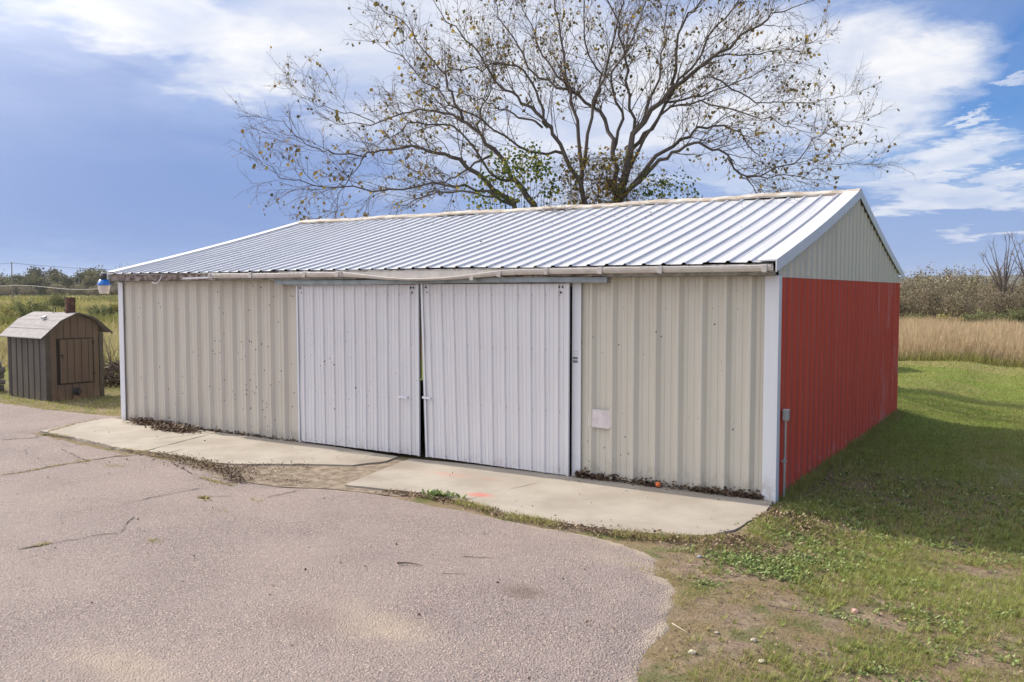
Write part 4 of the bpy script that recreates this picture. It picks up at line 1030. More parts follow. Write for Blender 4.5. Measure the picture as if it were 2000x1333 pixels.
LM = [
 ([(1030,424),(976,376),(916,328),(872,304),(832,292),(756,290),(716,308),(690,334)], .115, .018, 0, -1.5),
 ([(716,306),(660,300),(616,292),(576,262),(540,238)], .03, .008, -1.4, -2.6),
 ([(1044,412),(1020,372),(1004,348),(972,304),(940,264),(904,236),(848,216),(796,220),(732,240),(672,240)], .13, .014, 0, 2.5),
 ([(732,240),(690,225),(624,208),(600,190),(576,172)], .022, .006, 1.9, 2.6),
 ([(904,238),(880,176),(860,132),(820,84),(780,44),(716,0)], .06, .010, 1.3, 2.8),
 ([(940,264),(938,225),(950,190),(966,150),(960,100)], .045, .010, .9, -1.0),
 ([(1144,400),(1124,336),(1084,268),(1060,232),(1016,196),(972,160),(932,104),(892,60),(850,10)], .10, .012, 0, -2.5),
 ([(1070,250),(1052,188),(1020,136),(980,126),(930,130),(880,140),(840,165)], .055, .009, -.5, -3.2),
 ([(1060,250),(1008,224),(960,204),(916,188),(850,178),(780,190)], .045, .008, .3, 2.2),
 ([(1142,400),(1132,280),(1112,172),(1096,80),(1080,-20),(1060,-120)], .095, .012, .3, 1.5),
 ([(1140,330),(1160,208),(1190,112),(1216,0),(1230,-110)], .075, .012, .2, -1.8),
 ([(1206,396),(1196,288),(1176,224),(1124,184),(1060,150),(1010,90),(970,20),(950,-60)], .10, .012, 0, 2.8),
 ([(1196,300),(1215,220),(1190,160),(1230,80),(1262,0),(1280,-100)], .07, .012, .4, 1.2),
 ([(1212,384),(1236,280),(1228,180),(1222,100),(1190,10),(1170,-90)], .085, .012, .5, -2.6),
 ([(1208,390),(1235,275),(1293,193),(1370,130),(1442,76),(1505,36),(1570,8)], .14, .012, 0, -2.0),
 ([(1210,392),(1271,322),(1330,275),(1370,252),(1428,252),(1469,288),(1500,330)], .10, .010, .2, 2.4),
 ([(1208,396),(1280,325),(1325,292),(1370,286),(1420,308),(1460,344),(1550,318),(1600,268),(1660,232)], .085, .006, 0, -1.2),
 ([(1361,134),(1415,103),(1473,108),(1550,92),(1612,70)], .045, .007, -1.0, 1.4),
 ([(1311,168),(1334,45),(1370,0),(1390,-80)], .06, .010, -.6, -2.2),
 ([(1388,150),(1460,190),(1505,202),(1595,198),(1650,190)], .035, .006, -1.2, 1.0),
 ([(1460,344),(1530,345),(1590,335),(1640,318),(1686,322)], .026, .006, -1.0, -1.4),
 ([(1420,308),(1450,345),(1480,375),(1500,392)], .03, .008, -.7, 1.0),
 ([(960,304),(920,324),(876,352),(840,352),(790,322),(740,316)], .05, .010, .6, 2.6),
 ([(1000,400),(920,368),(848,364),(740,372),(632,364),(560,345),(516,320)], .06, .006, -.4, -2.4),
 ([(1000,396),(900,375),(820,388),(770,410)], .05, .010, .4, 1.6),
 ([(690,330),(670,370),(650,400),(630,425)], .02, .006, -1.4, -1.8),
 ([(1250,250),(1290,130),(1300,40),(1330,-60)], .06, .010, -.2, 3.0),
 ([(1293,200),(1350,190),(1420,170),(1490,140),(1560,130)], .05, .007, -.3, 3.0),
 ([(1230,330),(1290,230),(1350,200),(1430,215),(1520,240),(1580,262)], .06, .007, .3, -3.6),
 ([(1112,180),(1060,110),(1030,40),(1000,-40)], .05, .010, .8, 3.2),
 ([(1004,350),(960,340),(900,260),(820,240),(760,270),(700,280)], .06, .008, .2, -3.4),
 ([(1160,210),(1170,150),(1140,80),(1140,0),(1120,-90)], .05, .010, .6, -3.0),
 ([(1235,290),(1280,240),(1330,150),(1400,60),(1450,-10),(1480,-60)], .08, .010, .4, -3.2),
 ([(1100,300),(1040,300),(960,250),(880,200),(800,130),(745,90)], .06, .008, .5, -3.8)]
limbs = [(px(p, a, b), r0, r1) for p, r0, r1, a, b in LM]
broadleaf(tree, limbs, 5, .14, 1.0, leafsize=.125)

# green climbing leaves at the foot of the stems, seen over the ridge
def leaf_mass(name, label, cat, centers, mat, seed, dep, n_per, size, group=None, stems=True):
    c0 = D(centers[0][0], centers[0][1], dep); t = thing(name, label, cat, (c0[0], c0[1], -.4), group=group); org = np.array(t.location); g_ = np.random.default_rng(seed); Ps = []
    T = Twigs()
    for (u, v, r_) in centers:
        c = D(u, v, dep); rm = r_/F*dep; n = int(n_per*(r_/40)**2)
        sub = [c+np.array(g_.normal(0, 1, 3))*rm*.55 for _ in range(7)]
        for i in range(n): Ps.append(sub[i % 7]+g_.normal(0, 1, 3)*rm*.30)
        if stems:
            for s in sub[:4]:
                b = np.array([c0[0]+g_.normal(0, .3), c0[1]+g_.normal(0, .3), -.4]); m_ = (b+s)/2+g_.normal(0, .2, 3); T.add([q-org for q in curve([b, m_, s], 5)], .025, .006, 4)
    if stems: T.build('stem', m_bark, t, 'stuff')
    P = np.array(Ps)-org; n = len(P); V = g_.normal(size=(n, 3)); V[:, 2] -= .5; V /= np.linalg.norm(V, axis=1, keepdims=True); U = np.cross(V, g_.normal(size=(n, 3))); U /= np.linalg.norm(U, axis=1, keepdims=True)
    s_ = g_.uniform(.6, 1.3, n)[:, None]*size
    q = quads('leaves', P, U*s_*.45, V*s_, mat, None, bend=.1); q.parent = t; q['kind'] = 'stuff'; return t
leaf_mass('climbing_vine', 'green climbing vine round the left stems of the large tree, just above the ridge', 'vine', [(1015,370,52), (1005,322,34), (925,395,38), (1052,345,34), (1040,300,26), (965,350,28), (1080,375,30)], m_ivy, 4, 26.6, 230, .11)
leaf_mass('climbing_vine', 'green vine leaves low on the right of the large tree, just above the ridge', 'vine', [(1318,378,38), (1280,372,32), (1350,385,26), (1250,380,28)], m_ivy, 8, 26.8, 220, .10)
leaf_mass('vine_tangle', 'brown and yellow tangle of dry vine round the middle stems of the large tree', 'vine', [(1150,372,40), (1205,360,40), (1180,320,34), (1230,300,32), (1130,330,30), (1240,380,26), (1190,390,40), (1120,385,30)], m_leaf, 9, 26.9, 230, .10)
T = Twigs(); rr = random.Random(12); vt = thing('dry_vine', 'dead brown vine stems hanging in a mat round the tree forks', 'vine', (tb[0], tb[1], 0))
for i in range(800):
    u, v = rr.gauss(1180, 48), rr.uniform(300, 410); p = D(u, v, 26.9+rr.gauss(0, .25)); T.add([q-np.array(vt.location) for q in wander(rr, p, np.array([rr.gauss(0, 1), rr.gauss(0, .5), -.3]), rr.uniform(.3, .9), 5, .35, -.05)], .006, .003)
T.build('stems', m_twig, vt, 'stuff')
# small bare sapling tips peeping over the far eave
sp = D(245, 600, 34); st_ = thing('bare_sapling', 'bare sapling tips showing over the far left roof corner', 'tree', (sp[0], sp[1], -.3)); T = Twigs(); b0 = np.array([sp[0], sp[1], -.3])
for i in range(16):
    p = D(243+rr.gauss(0, 9), 518+rr.uniform(-6, 10), 34+rr.gauss(0, .3)); cv = curve([b0, (b0+p)/2+np.array([rr.gauss(0, .15), 0, 0]), p], 6); T.add([q-b0 for q in cv], .02, .004)
    for k_ in range(4): T.add([q-b0 for q in wander(rr, cv[5], sprout(rr, unit(cv[6]-cv[5]), (15, 45)), .35, 3, .1, .02)], .006, .003)
T.build('stem', m_twig, st_, 'stuff')

# ------------------------------------------------------------------ brush, far trees, fields
def gpt(u, dep): 
    d = ray(u, 566); p = CAM+d*dep; return p[0], p[1]
def shrub_mesh(seed, h, wd, ncard, size, stems=26):
    g_ = np.random.default_rng(seed); rr = random.Random(seed); T = Twigs(); P = []
    tips = []
    for i in range(stems):
        a = rr.uniform(0, 6.28); r = rr.random()**.6*wd*.5; hh = h*rr.uniform(.62, 1.05)*(1-.35*(r/(wd*.5))**2)
        b = np.array([math.cos(a)*r*.25, math.sin(a)*r*.25, 0.]); t = np.array([math.cos(a)*r, math.sin(a)*r, hh]); cv = curve([b, b*.4+t*.5+np.array([0, 0, .1*h]), t], 6)
        T.add(cv, .022, .005); tips.append(cv)
        for k_ in range(12):
            q = cv[rr.randint(2, 5)]; s = wander(rr, q, sprout(rr, unit(cv[6]-cv[3]), (20, 60)), rr.uniform(.3, .9)*h/3.5, 3, .12, .05); T.add(s, .008, .003); tips.append(s)
    for i in range(ncard):
        c = tips[rr.randrange(len(tips))]; q = c[rr.randint(max(1, len(c)//2-1), len(c)-1)]; P.append(q+np.array([rr.gauss(0, .14), rr.gauss(0, .14), rr.gauss(0, .14)])*h/3.5)
    return T, np.array(P)
def shrub(name, label, x, y, mats, mset, sc_, rz, group, z=-.3):
    t = thing(name, label, 'shrub', (x, y, z), rz, group); t.scale = (sc_, sc_, sc_)
    a = link('stems', mset[0], None, t); a['kind'] = 'stuff'
    b = link('foliage', mset[1], None, t); b['kind'] = 'stuff'; return t
def mk_set(seed, h, wd, nc, size, mat):
    T, P = shrub_mesh(seed, h, wd, nc, size); me = mesh('stems', T.v, T.f); me.materials.append(m_twig)
    g_ = np.random.default_rng(seed+1); n = len(P); V = g_.normal(size=(n, 3)); V[:, 2] = np.abs(V[:, 2])+.3; V /= np.linalg.norm(V, axis=1, keepdims=True); U = np.cross(V, g_.normal(size=(n, 3))); U /= np.linalg.norm(U, axis=1, keepdims=True); s_ = g_.uniform(.6, 1.3, n)[:, None]*size
    o = quads('foliage', P, U*s_*.4, V*s_, mat, np.clip(g_.random(n)*.8+.25*(P[:, 2]/h)-.05, 0, 1)); m2 = o.data; bpy.data.objects.remove(o); return me, m2
SB = [mk_set(100+i, 3.4, 4.2, 2600, .12, m_brush) for i in range(3)]
SG = [mk_set(110+i, 2.2, 3.4, 2600, .12, m_brushg) for i in range(2)]
SY = [mk_set(120, 1.5, 2.6, 1500, .12, m_brushy)]
rr = random.Random(77)
k_ = 0
for row, (dep, n, s0) in enumerate(((66, 17, .92), (72, 15, 1.06), (84, 13, 1.28), (98, 12, 1.5))):
    for i in range(n):
        u = 1560+ (860/n)*(i+.5)+rr.uniform(-12, 12); x, y = gpt(u, dep+rr.uniform(-2.5, 2.5)); s = s0*rr.uniform(.82, 1.12)
        shrub('brush_shrub', ('brown thicket shrub with pale leaf tips in the front row of the brush band', 'brown thicket shrub in the second row of the brush band', 'tall brown thicket shrub in the third row of the brush band', 'tallest brown thicket shrub at the back of the brush band')[row], x, y, None, SB[k_ % 3], s, rr.uniform(0, 6), 'brown shrubs beyond the tall grass'); k_ += 1
for (u, dep, s, kind, lab) in ((1790, 63, .55, 0, 'low green shrub at the front of the brush beside the red wall'), (1905, 58, .62, 0, 'dark green shrub standing forward in the tan grass under the bare tree'), (1930, 59, .62, 1, 'pale green shrub right of the dark one in the tan grass'), (1985, 59, .7, 1, 'bushy green shrub at the right edge of the photo'), (2060, 60, .7, 0, 'green shrub beyond the right edge'),
                               (1768, 105, 1.75, 0, 'tall olive shrub rising just behind the far gable corner'), (1880, 104, 1.8, 1, 'tall olive shrub rising behind the middle of the brush'), (1845, 60, .72, 2, 'small yellow-green bush in the grass ahead of the brush'), (1880, 59, .6, 2, 'second yellow-green bush, just right of the first')):
    x, y = gpt(u, dep); shrub('green_shrub' if kind < 2 else 'yellow_bush', lab, x, y, None, (SG[kind] if kind < 2 else SY[0]), s, rr.uniform(0, 6), None)
# bare trees at the right
def bare(u, dep, h, spread, lab, seed, n=9):
    x, y = gpt(u, dep); t = thing('bare_tree', lab, 'tree', (x, y, -.3)); r2 = random.Random(seed); o = np.array(t.location); limbs = []
    for i in range(n):
        a = (i-(n-1)/2)/((n-1)/2); tip = o+rt*a*spread*r2.uniform(.8, 1.1)+fw*r2.uniform(-1, 1)*spread*.5+np.array([0, 0, h*(1-.22*a*a)*r2.uniform(.88, 1)])
        mid = o+(tip-o)*.5+np.array([0, 0, .08*h])-rt*a*spread*.22; limbs.append(([o+rt*a*.15, o+(mid-o)*.5, mid, tip], .13*h/6, .025))
    MB().tube([(0, 0, 0), (0, 0, .5)], [.2, .16], 8).build('trunk', m_bark, t)
    broadleaf(t, limbs, seed, .03, h/9, (.8, .45, .32), .12, False, (1.8, 2.4)); return t
bare(1962, 72, 7.0, 2.0, 'bare fan-shaped tree standing above the brush near the right edge', 3)
bare(2012, 74, 7.6, 2.3, 'second bare tree, half cut by the right edge of the photo', 4)
# wood along the far side of the left field
def wood_mesh(seed, h, wd, n):
    g_ = np.random.default_rng(seed); cs = []
    for i in range(16):
        a = g_.uniform(0, 6.28); r = g_.random()**.5*wd*.32; cs.append((math.cos(a)*r, math.sin(a)*r, h*g_.uniform(.16, .86)))
    cs = np.array(cs); P = cs[g_.integers(0, 16, n)]+g_.normal(0, 1, (n, 3))*np.array([wd*.12, wd*.12, h*.075])
    V = g_.normal(size=(n, 3)); V /= np.linalg.norm(V, axis=1, keepdims=True); U = np.cross(V, g_.normal(size=(n, 3))); U /= np.linalg.norm(U, axis=1, keepdims=True); s_ = g_.uniform(.5, 1.2, n)[:, None]*.85
    o = quads('crown', P, U*s_*.5, V*s_, m_wd, np.clip(g_.random(n)*.55+.45*g_.random(), 0, 1)); me = o.data; bpy.data.objects.remove(o)
    T = Twigs(); T.add([np.array([0., 0, 0]), np.array([.1, 0, h*.45]), np.array([0, .2, h*.8])], .22, .06, 5)
    for i in range(9): T.add([np.array([0, 0, h*g_.uniform(.2, .5)]), cs[i]*np.array([.5, .5, .9]), cs[i]], .1, .03, 3)
    m2 = mesh('trunk', T.v, T.f); m2.materials.append(m_bark); return m2, me
WS = [wood_mesh(200+i, (11.5, 13, 10, 14)[i], (9, 10, 8, 8)[i], 1500) for i in range(4)]
for row, (dep, n) in enumerate(((395, 46), (412, 46), (430, 44), (450, 40))):
    for i in range(n):
        u = -260+(820/n)*(i+rr.random()); x, y = gpt(u, dep+rr.uniform(-7, 7)); s = rr.uniform(.72, 1.0)*(.85, .98, 1.05, 1.18)[row]*(1.15 if rr.random() < .1 else 1)
        t = thing('woodland_tree', ('autumn tree at the front edge of the far wood beyond the left field', 'autumn tree in the second rank of the far wood', 'autumn tree in the third rank of the far wood', 'autumn tree at the back of the far wood, its top on the skyline')[row], 'tree', (x, y, -.5), rr.uniform(0, 6), 'trees of the far wood'); t.scale = (s, s, s*rr.uniform(.85, 1.1))
        ms = WS[rr.randrange(4)]; link('trunk', ms[0], None, t); a = link('crown', ms[1], None, t)
# low scrub on the field edge, left
for i in range(34):
    u = -200+ i*17+rr.uniform(-10, 10); x, y = gpt(u, rr.uniform(360, 385)); s = rr.uniform(1.2, 2.0)
    shrub('field_shrub', 'dull green shrub along the foot of the far wood', x, y, None, SB[i % 3], s, rr.uniform(0, 6), 'shrubs along the far wood')
for (u, dep, s, kd, lab) in ((62, 62, 1.0, 0, 'rounded dark green bush in the left field behind the shed'), (118, 105, 1.1, 1, 'small green bush in the middle of the left field'), (196, 78, .72, 0, 'dark green bush in the field just left of the barn corner'), (12, 74, .8, 2, 'yellow-green bush at the left edge of the photo'), (225, 92, .9, 2, 'yellow bush in the field beside the barn corner'), (90, 70, .6, 2, 'yellowish bush beside the rounded dark one')):
    x, y = gpt(u, dep); shrub('green_shrub' if kd < 2 else 'yellow_bush', lab, x, y, None, (SG[kd] if kd < 2 else SY[0]), s, rr.uniform(0, 6), None)
# brush pile by the barn corner
bp = D(226, 716, 23.0); bt = thing('brush_pile', 'dark heap of cut brush lying on the lawn behind the furnace shed', 'brush pile', (bp[0], bp[1], -.1)); T = Twigs()
for i in range(420):
    p = np.array([rr.gauss(0, .55), rr.gauss(0, .4), rr.random()**1.3*.62]); T.add(wander(rr, p, unit(np.array([rr.gauss(0, 1), rr.gauss(0, 1), rr.gauss(.1, .35)])), rr.uniform(.3, .9), 3, .2, 0), .010, .004)
for i in range(5): T.add(wander(rr, np.array([rr.uniform(-.3, .2), 0, .4]), unit(np.array([-.4, .1, 1.2])), rr.uniform(.8, 1.4), 5, .12, .05), .012, .004)
T.build('branches', m_twig, bt, 'stuff')
g_ = np.random.default_rng(5); n = 700; P = g_.normal(size=(n, 3))*np.array([.5, .38, .17])+np.array([0, 0, .25]); P[:, 2] = np.abs(P[:, 2]); V = g_.normal(size=(n, 3)); V /= np.linalg.norm(V, axis=1, keepdims=True); U = np.cross(V, g_.normal(size=(n, 3))); U /= np.linalg.norm(U, axis=1, keepdims=True)
q = quads('dead_leaves', P, U*.03, V*.08, m_dry, g_.random(n)*.6); q.parent = bt; q['kind'] = 'stuff'

def blades(name, x, y, h, wd, mat, tint, lean=.35, z=None, kind=True, seed=0, bendy=False):
    g_ = np.random.default_rng(seed+900); n = len(x); z = hgt(x, y)-.01 if z is None else z
    A = g_.uniform(0, 6.28, n); B = g_.uniform(0, 6.28, n); ln = np.abs(g_.normal(0, lean, n))
    P = np.stack([x, y, z], 1); U = np.stack([np.cos(A), np.sin(A), 0*A], 1)*(wd*.5)[:, None] if hasattr(wd, '__len__') else np.stack([np.cos(A), np.sin(A), 0*A], 1)*wd*.5
    V = np.stack([np.cos(B)*ln, np.sin(B)*ln, np.ones(n)], 1)*np.asarray(h)[:, None]
    o = quads(name, P, U, V, mat, tint, tri=True)
    return tag(o, kind='stuff')
g_ = np.random.default_rng(21)
def field(u0, u1, d0, d1, n, p=1.0):
    u = g_.uniform(u0, u1, n); t = g_.random(n); d = d0*(d1/d0)**(t**p)
    bx = np.stack([ray(a, 566) for a in (0, 1)])  # linear in u
    r0 = ray(0, 566); r1 = ray(1000, 566); rx = r0[0]+(r1[0]-r0[0])*u/1000; ry = r0[1]+(r1[1]-r0[1])*u/1000
    return CAM[0]+rx*d, CAM[1]+ry*d, u, d
# tan tall grass at the right
x, y, u, d = field(1500, 2350, 33.5, 62, 85000); edge = d > 33.8+1.6*(fbm(u*.012, u*0, 3)-.5); x, y, u, d = x[edge], y[edge], u[edge], d[edge]
h = g_.uniform(.45, 1.05, len(x))*(.75+.5*fbm(x*.4, y*.4, 3))*sst(d, 32.6, 35.5)
tag(blades('tall_grass', x, y, h, .022+.00042*d, m_tan, np.clip(g_.normal(.55, .25, len(x)), 0, 1), .28, seed=1), 'tall tan grass standing in a band beyond the mown lawn', 'grass')
x, y, u, d = field(1500, 2350, 33.0, 35.2, 9000); tag(blades('grass_fringe', x, y, g_.uniform(.12, .42, len(x)), .03, m_field, np.clip(g_.normal(.25, .2, len(x)), 0, 1), .4, seed=2), 'green fringe where the lawn meets the tall tan grass', 'grass')
# left field of weeds
x, y, u, d = field(-350, 620, 27, 360, 110000, .9); lump = fbm(x*.16, y*.16, 4); big_ = fbm(x*.05+9, y*.05, 3)
h = g_.uniform(.2, .62, len(x))*(.28+1.15*sst(lump, .40, .62))*(1+.003*d); wd = .03+.0011*d
inb = ~((x > -.4) & (x < 12.3) & (y > -1) & (y < 9.6))
x, y, u, d, h, wd, lump, big_ = [q[inb] for q in (x, y, u, d, h, wd, lump, big_)]
tn = np.clip(.15+.75*sst(big_, .32, .68)+g_.normal(0, .16, len(x))-.25*sst(lump, .5, .7)*sst(d, 40, 60)+.15*sst(-d, -42, -30), 0, 1)
tag(blades('field_weeds', x, y, h, wd*1.15, m_field, tn, .75, seed=3), 'yellow-green weeds covering the wide left field', 'weeds')
# lawn
x, y, u, d = field(1480, 2350, 9.0, 34, 150000, .85)
ok = ~((x < 12.02) & (y < 9.35) & (y > -.1)); x, y, u, d = x[ok], y[ok], u[ok], d[ok]
ok = (y > -.3)|(x > 14); x, y, u, d = x[ok], y[ok], u[ok], d[ok]
pat = fbm(x*.55, y*.55, 4); thin = g_.random(len(x)) < np.where(y > 5, 1.0, .25+1.1*sst(pat, .40, .58)); x, y, u, d, pat = x[thin], y[thin], u[thin], d[thin], pat[thin]
tn = np.clip(g_.normal(.62, .16, len(x))+.8*(pat-.5)-.25*(y < 3), 0, 1)
tag(blades('lawn_grass', x, y, g_.uniform(.025, .065, len(x)), .006+.0009*d, m_lawn, tn, .6, seed=4), 'short mown lawn to the right of and behind the red wall', 'grass')
# patchy turf in front, at the lower right
n = 270000; x = g_.uniform(11.6, 18.2, n); y = g_.uniform(-7.0, .9, n)
pat = fbm(x*.9+3, y*.9, 4); pat2 = fbm(x*3.1, y*3.1, 3)
prob = .10+1.0*sst(pat*.6+pat2*.4, .45, .58)
cul = (sdist(x, y, apoly) < -.02+.08*(pat2-.5)) & ~((x < 12.10) & (y > -2.05) & (y < 0)) & ~((x < 12.02) & (y > 0))
k2 = (g_.random(n) < prob) & cul; x, y, pat, pat2 = x[k2], y[k2], pat[k2], pat2[k2]
tn = np.clip(g_.normal(.50, .2, len(x))+1.5*(pat-.53), 0, 1)
tag(blades('turf_grass', x, y, g_.uniform(.010, .055, len(x))*(.5+1.0*sst(pat2*.5+pat*.5, .42, .6)), .0050, m_lawn, tn, .9, seed=5), 'patchy short turf between the drive and the barn shadow', 'grass')
# individual tufts
def tufts(name, lab, x, y, per, rad, h, wd, mat, seed, base_t):
    g2 = np.random.default_rng(seed); n = len(x); sc2 = g2.uniform(.4, 1.3, n); X_ = np.repeat(x, per); Y_ = np.repeat(y, per); s2 = np.repeat(sc2, per); tt = np.repeat(np.clip(g2.normal(base_t, .2, n), 0, 1), per)
    A = g2.uniform(0, 6.28, n*per); rr2 = g2.random(n*per)**.6*rad*s2; bx, by = X_+np.cos(A)*rr2*.5, Y_+np.sin(A)*rr2*.5; H = g2.uniform(.5, 1.1, n*per)*h*s2
    P = np.stack([bx, by, hgt(bx, by)-.004], 1); V = np.stack([np.cos(A)*H*.75, np.sin(A)*H*.75, H], 1); U = np.stack([-np.sin(A), np.cos(A), 0*A], 1)*wd*.5
    return tag(quads(name, P, U, V, mat, np.clip(tt+g2.normal(0, .08, n*per), 0, 1), tri=True), lab, 'grass', kind='stuff')
n = 15000; x = g_.uniform(11.6, 18.2, n); y = g_.uniform(-7.0, 1.5, n); pat = fbm(x*.9+3, y*.9, 4); pat3 = fbm(x*2.2+8, y*2.2, 4)
k2 = (g_.random(n) < .06+.94*sst(pat*.5+pat3*.5, .47, .57)) & (sdist(x, y, apoly) < -.05) & ~((x < 12.15) & (y > -2.1)); x, y = x[k2], y[k2]
tufts('grass_tufts', 'clumps of longer grass in the turf at the lower right', x, y, 16, .035, .055, .006, m_lawn, 61, .66)
n = 16000; x = g_.uniform(12.1, 22, n); y = g_.uniform(-.5, 14, n); pat = fbm(x*.8+3, y*.8, 4); k2 = g_.random(n) < .1+.9*sst(pat, .46, .58); x, y = x[k2], y[k2]
tufts('grass_tufts', 'clumps of longer grass in the lawn beside the red wall', x, y, 14, .05, .07, .011, m_lawn, 62, .68)
n = 500; x = 12.02+np.abs(g_.normal(0, .09, n)); y = g_.uniform(.1, 9.3, n)
tufts('wall_grass', 'unmown grass standing along the foot of the red wall', x, y, 16, .05, .12, .008, m_lawn, 63, .6)
# dry thatch lying flat
n = 60000; x = g_.uniform(11.6, 18.2, n); y = g_.uniform(-7.0, 2.5, n); k2 = (sdist(x, y, apoly) < -.04) & ~((x < 12.10) & (y > -2.05)); x, y = x[k2], y[k2]; n = len(x)
A = g_.uniform(0, 6.28, n); P = np.stack([x, y, hgt(x, y)+.004], 1); V = np.stack([np.cos(A), np.sin(A), g_.uniform(0, .35, n)], 1)*g_.uniform(.015, .05, n)[:, None]; U = np.stack([-np.sin(A), np.cos(A), 0*A], 1)*.0022
tag(quads('dry_thatch', P, U, V, m_dry, .35+.65*g_.random(n), tri=True), 'dead grass stalks lying in the turf', 'thatch', kind='stuff')
# grass left of the barn, round the shed
poly = [G(0,790), G(90,800), G(240,812), G(244,700), G(150,690), G(-60,690), G(-60,780)]
xs_ = [p[0] for p in poly]; ys_ = [p[1] for p in poly]; n = 60000; x = g_.uniform(min(xs_), max(xs_), n); y = g_.uniform(min(ys_), max(ys_), n)
ok = inpoly(x, y, poly) & ~((x > fl[0]-1.45) & (x < fl[0]+.0) & (y > fl[1]) & (y < fl[1]+1.3)) & (x < -.08); x, y = x[ok], y[ok]; pat = fbm(x*1.2, y*1.2, 3)
tag(blades('side_lawn', x, y, g_.uniform(.03, .09, len(x))*(.5+pat), .014, m_lawn, np.clip(g_.normal(.55, .22, len(x))+.8*(pat-.5), 0, 1), .6, seed=6), 'grass strip round the furnace shed at the barn corner', 'grass')

# ------------------------------------------------------------------ leaf litter, weeds, small things
def litter(name, lab, x, y, z, size, mat, seed, tint=None, flat=.6, cat='leaf litter'):
    g_ = np.random.default_rng(seed); n = len(x); A = g_.uniform(0, 6.28, n)
    V = np.stack([np.cos(A), np.sin(A), g_.normal(0, flat, n)], 1); V /= np.linalg.norm(V, axis=1, keepdims=True); B = g_.normal(0, .5, (n, 3))+np.array([0, 0, 1.]); U = np.cross(V, B); U /= np.linalg.norm(U, axis=1, keepdims=True)
    s_ = g_.uniform(.5, 1.2, n)[:, None]*size; P = np.stack([x, y, z], 1)
    return tag(quads(name, P, U*s_*.36, V*s_, mat, tint if tint is not None else g_.random(n), bend=.16), lab, cat, kind='stuff')
g_ = np.random.default_rng(31)
# heap at the left wall foot
n = 1700; cx = g_.choice([.75, 1.25, 1.75, 2.0], n, p=[.25, .25, .3, .2]); cy = np.where(cx < 1.5, -.12, -.32); x = cx+g_.normal(0, .20, n); y = np.minimum(cy+g_.normal(0, .09, n), -.05); z = .025+np.abs(g_.normal(0, .035, n))*np.exp(-((y+.15)/.25)**2)
litter('leaf_heap', 'heap of curled brown leaves against the left front wall', x, y, z, .060, m_dry, 1, g_.random(n)*.75)
# line of leaves along both walls and the right corner
n = 420; x = g_.uniform(.5, 4.5, n); y = -.045-np.abs(g_.normal(0, .022, n)); litter('wall_leaves', 'thin line of dead leaves along the foot of the left wall', x, y, .025+g_.random(n)*.02, .05, m_dry, 2, g_.random(n)*.75)
n = 1500; x = 9.5+2.4*g_.random(n)**1.25; dn = .3+.7*(np.sin(x*5.1)*np.sin(x*2.3+1) > -.1); k2 = g_.random(n) < dn; x = x[k2]; n = len(x); y = -.05-np.abs(g_.normal(0, .035, n)); litter('wall_leaves', 'dark curled leaves packed along the foot of the right wall', x, y, .02+np.abs(g_.normal(0, .03, n)), .052, m_dry, 3, g_.random(n)*.7)
n = 2600; x = 12.25+g_.normal(0, .42, n); y = -.68+g_.normal(0, .30, n)-.25*(x-12.25); k2 = ~((x < 12.08) & (y > -1.9)); x, y = x[k2], y[k2]; litter('corner_leaves', 'dry leaves strewn over the turf at the barn corner', x, y, hgt(x, y)+.012+g_.random(len(x))*.02, .034, m_dry, 4, .3+.7*g_.random(len(x)))
n = 9000; x = g_.uniform(11.6, 18, n); y = g_.uniform(-7, .6, n); pt = fbm(x*1.1+30, y*1.1, 4); k2 = (g_.random(n) < .12+.88*sst(pt, .44, .60)) & (sdist(x, y, apoly) < .02) & ~((x < 12.1) & (y > -2.0)); x, y = x[k2], y[k2]
litter('turf_litter', 'crumbs of dead leaf and straw scattered through the turf', x, y, hgt(x, y)+.008+g_.random(len(x))*.012, .026, m_dry, 44, .35+.65*g_.random(len(x)))
n = 900; x = g_.normal(11.95, .42, n); y = g_.normal(-1.98, .16, n)-.0; k2 = ~((x < 11.9) & (y > -1.95)); x, y = x[k2], y[k2]; litter('corner_leaves', 'dry leaves round the outer end of the apron', x, y, hgt(x, y)+.02+g_.random(len(x))*.02, .034, m_dry, 45, .3+.7*g_.random(len(x)))
# debris strip between apron and asphalt
line = [(7.9,-2.02), (8.5,-1.97), (9.1,-2.04), (9.8,-2.24), (10.4,-2.26), (11.0,-2.27), (11.5,-2.2), (11.9,-2.02), (12.2,-1.7)]
def along(line, n, w, p=None):
    L = np.array(line, float); seg = np.linalg.norm(np.diff(L, axis=0), axis=1); c = np.concatenate([[0], np.cumsum(seg)]); t = g_.random(n)*c[-1]; i = np.clip(np.searchsorted(c, t)-1, 0, len(seg)-1); f = (t-c[i])/seg[i]
    q = L[i]+(L[i+1]-L[i])*f[:, None]; d = (L[i+1]-L[i])/seg[i][:, None]; nn = np.stack([-d[:, 1], d[:, 0]], 1); return q+nn*g_.normal(0, w, n)[:, None], t
q, t = along(line, 2600, .05); k2 = g_.random(len(q)) < .35+.65*fbm(t*2.2, t*0, 3)**1; q, t = q[k2], t[k2]
litter('strip_leaves', 'brown leaf litter filling the strip between apron and drive', q[:, 0], q[:, 1],   .014+np.abs(g_.normal(0, .012, len(q))), .034, m_dry, 5, .25+.75*g_.random(len(q)))
q, t = along(line, 4200, .05); pt = fbm(t*1.7+4, t*0, 3); k2 = g_.random(len(q)) < sst(pt, .42, .6); q = q[k2]
blades('strip_grass', q[:, 0], q[:, 1], g_.uniform(.02, .08, len(q)), .006, m_lawn, np.clip(g_.normal(.4, .25, len(q)), 0, 1), .5, z=np.full(len(q), .012), seed=11)
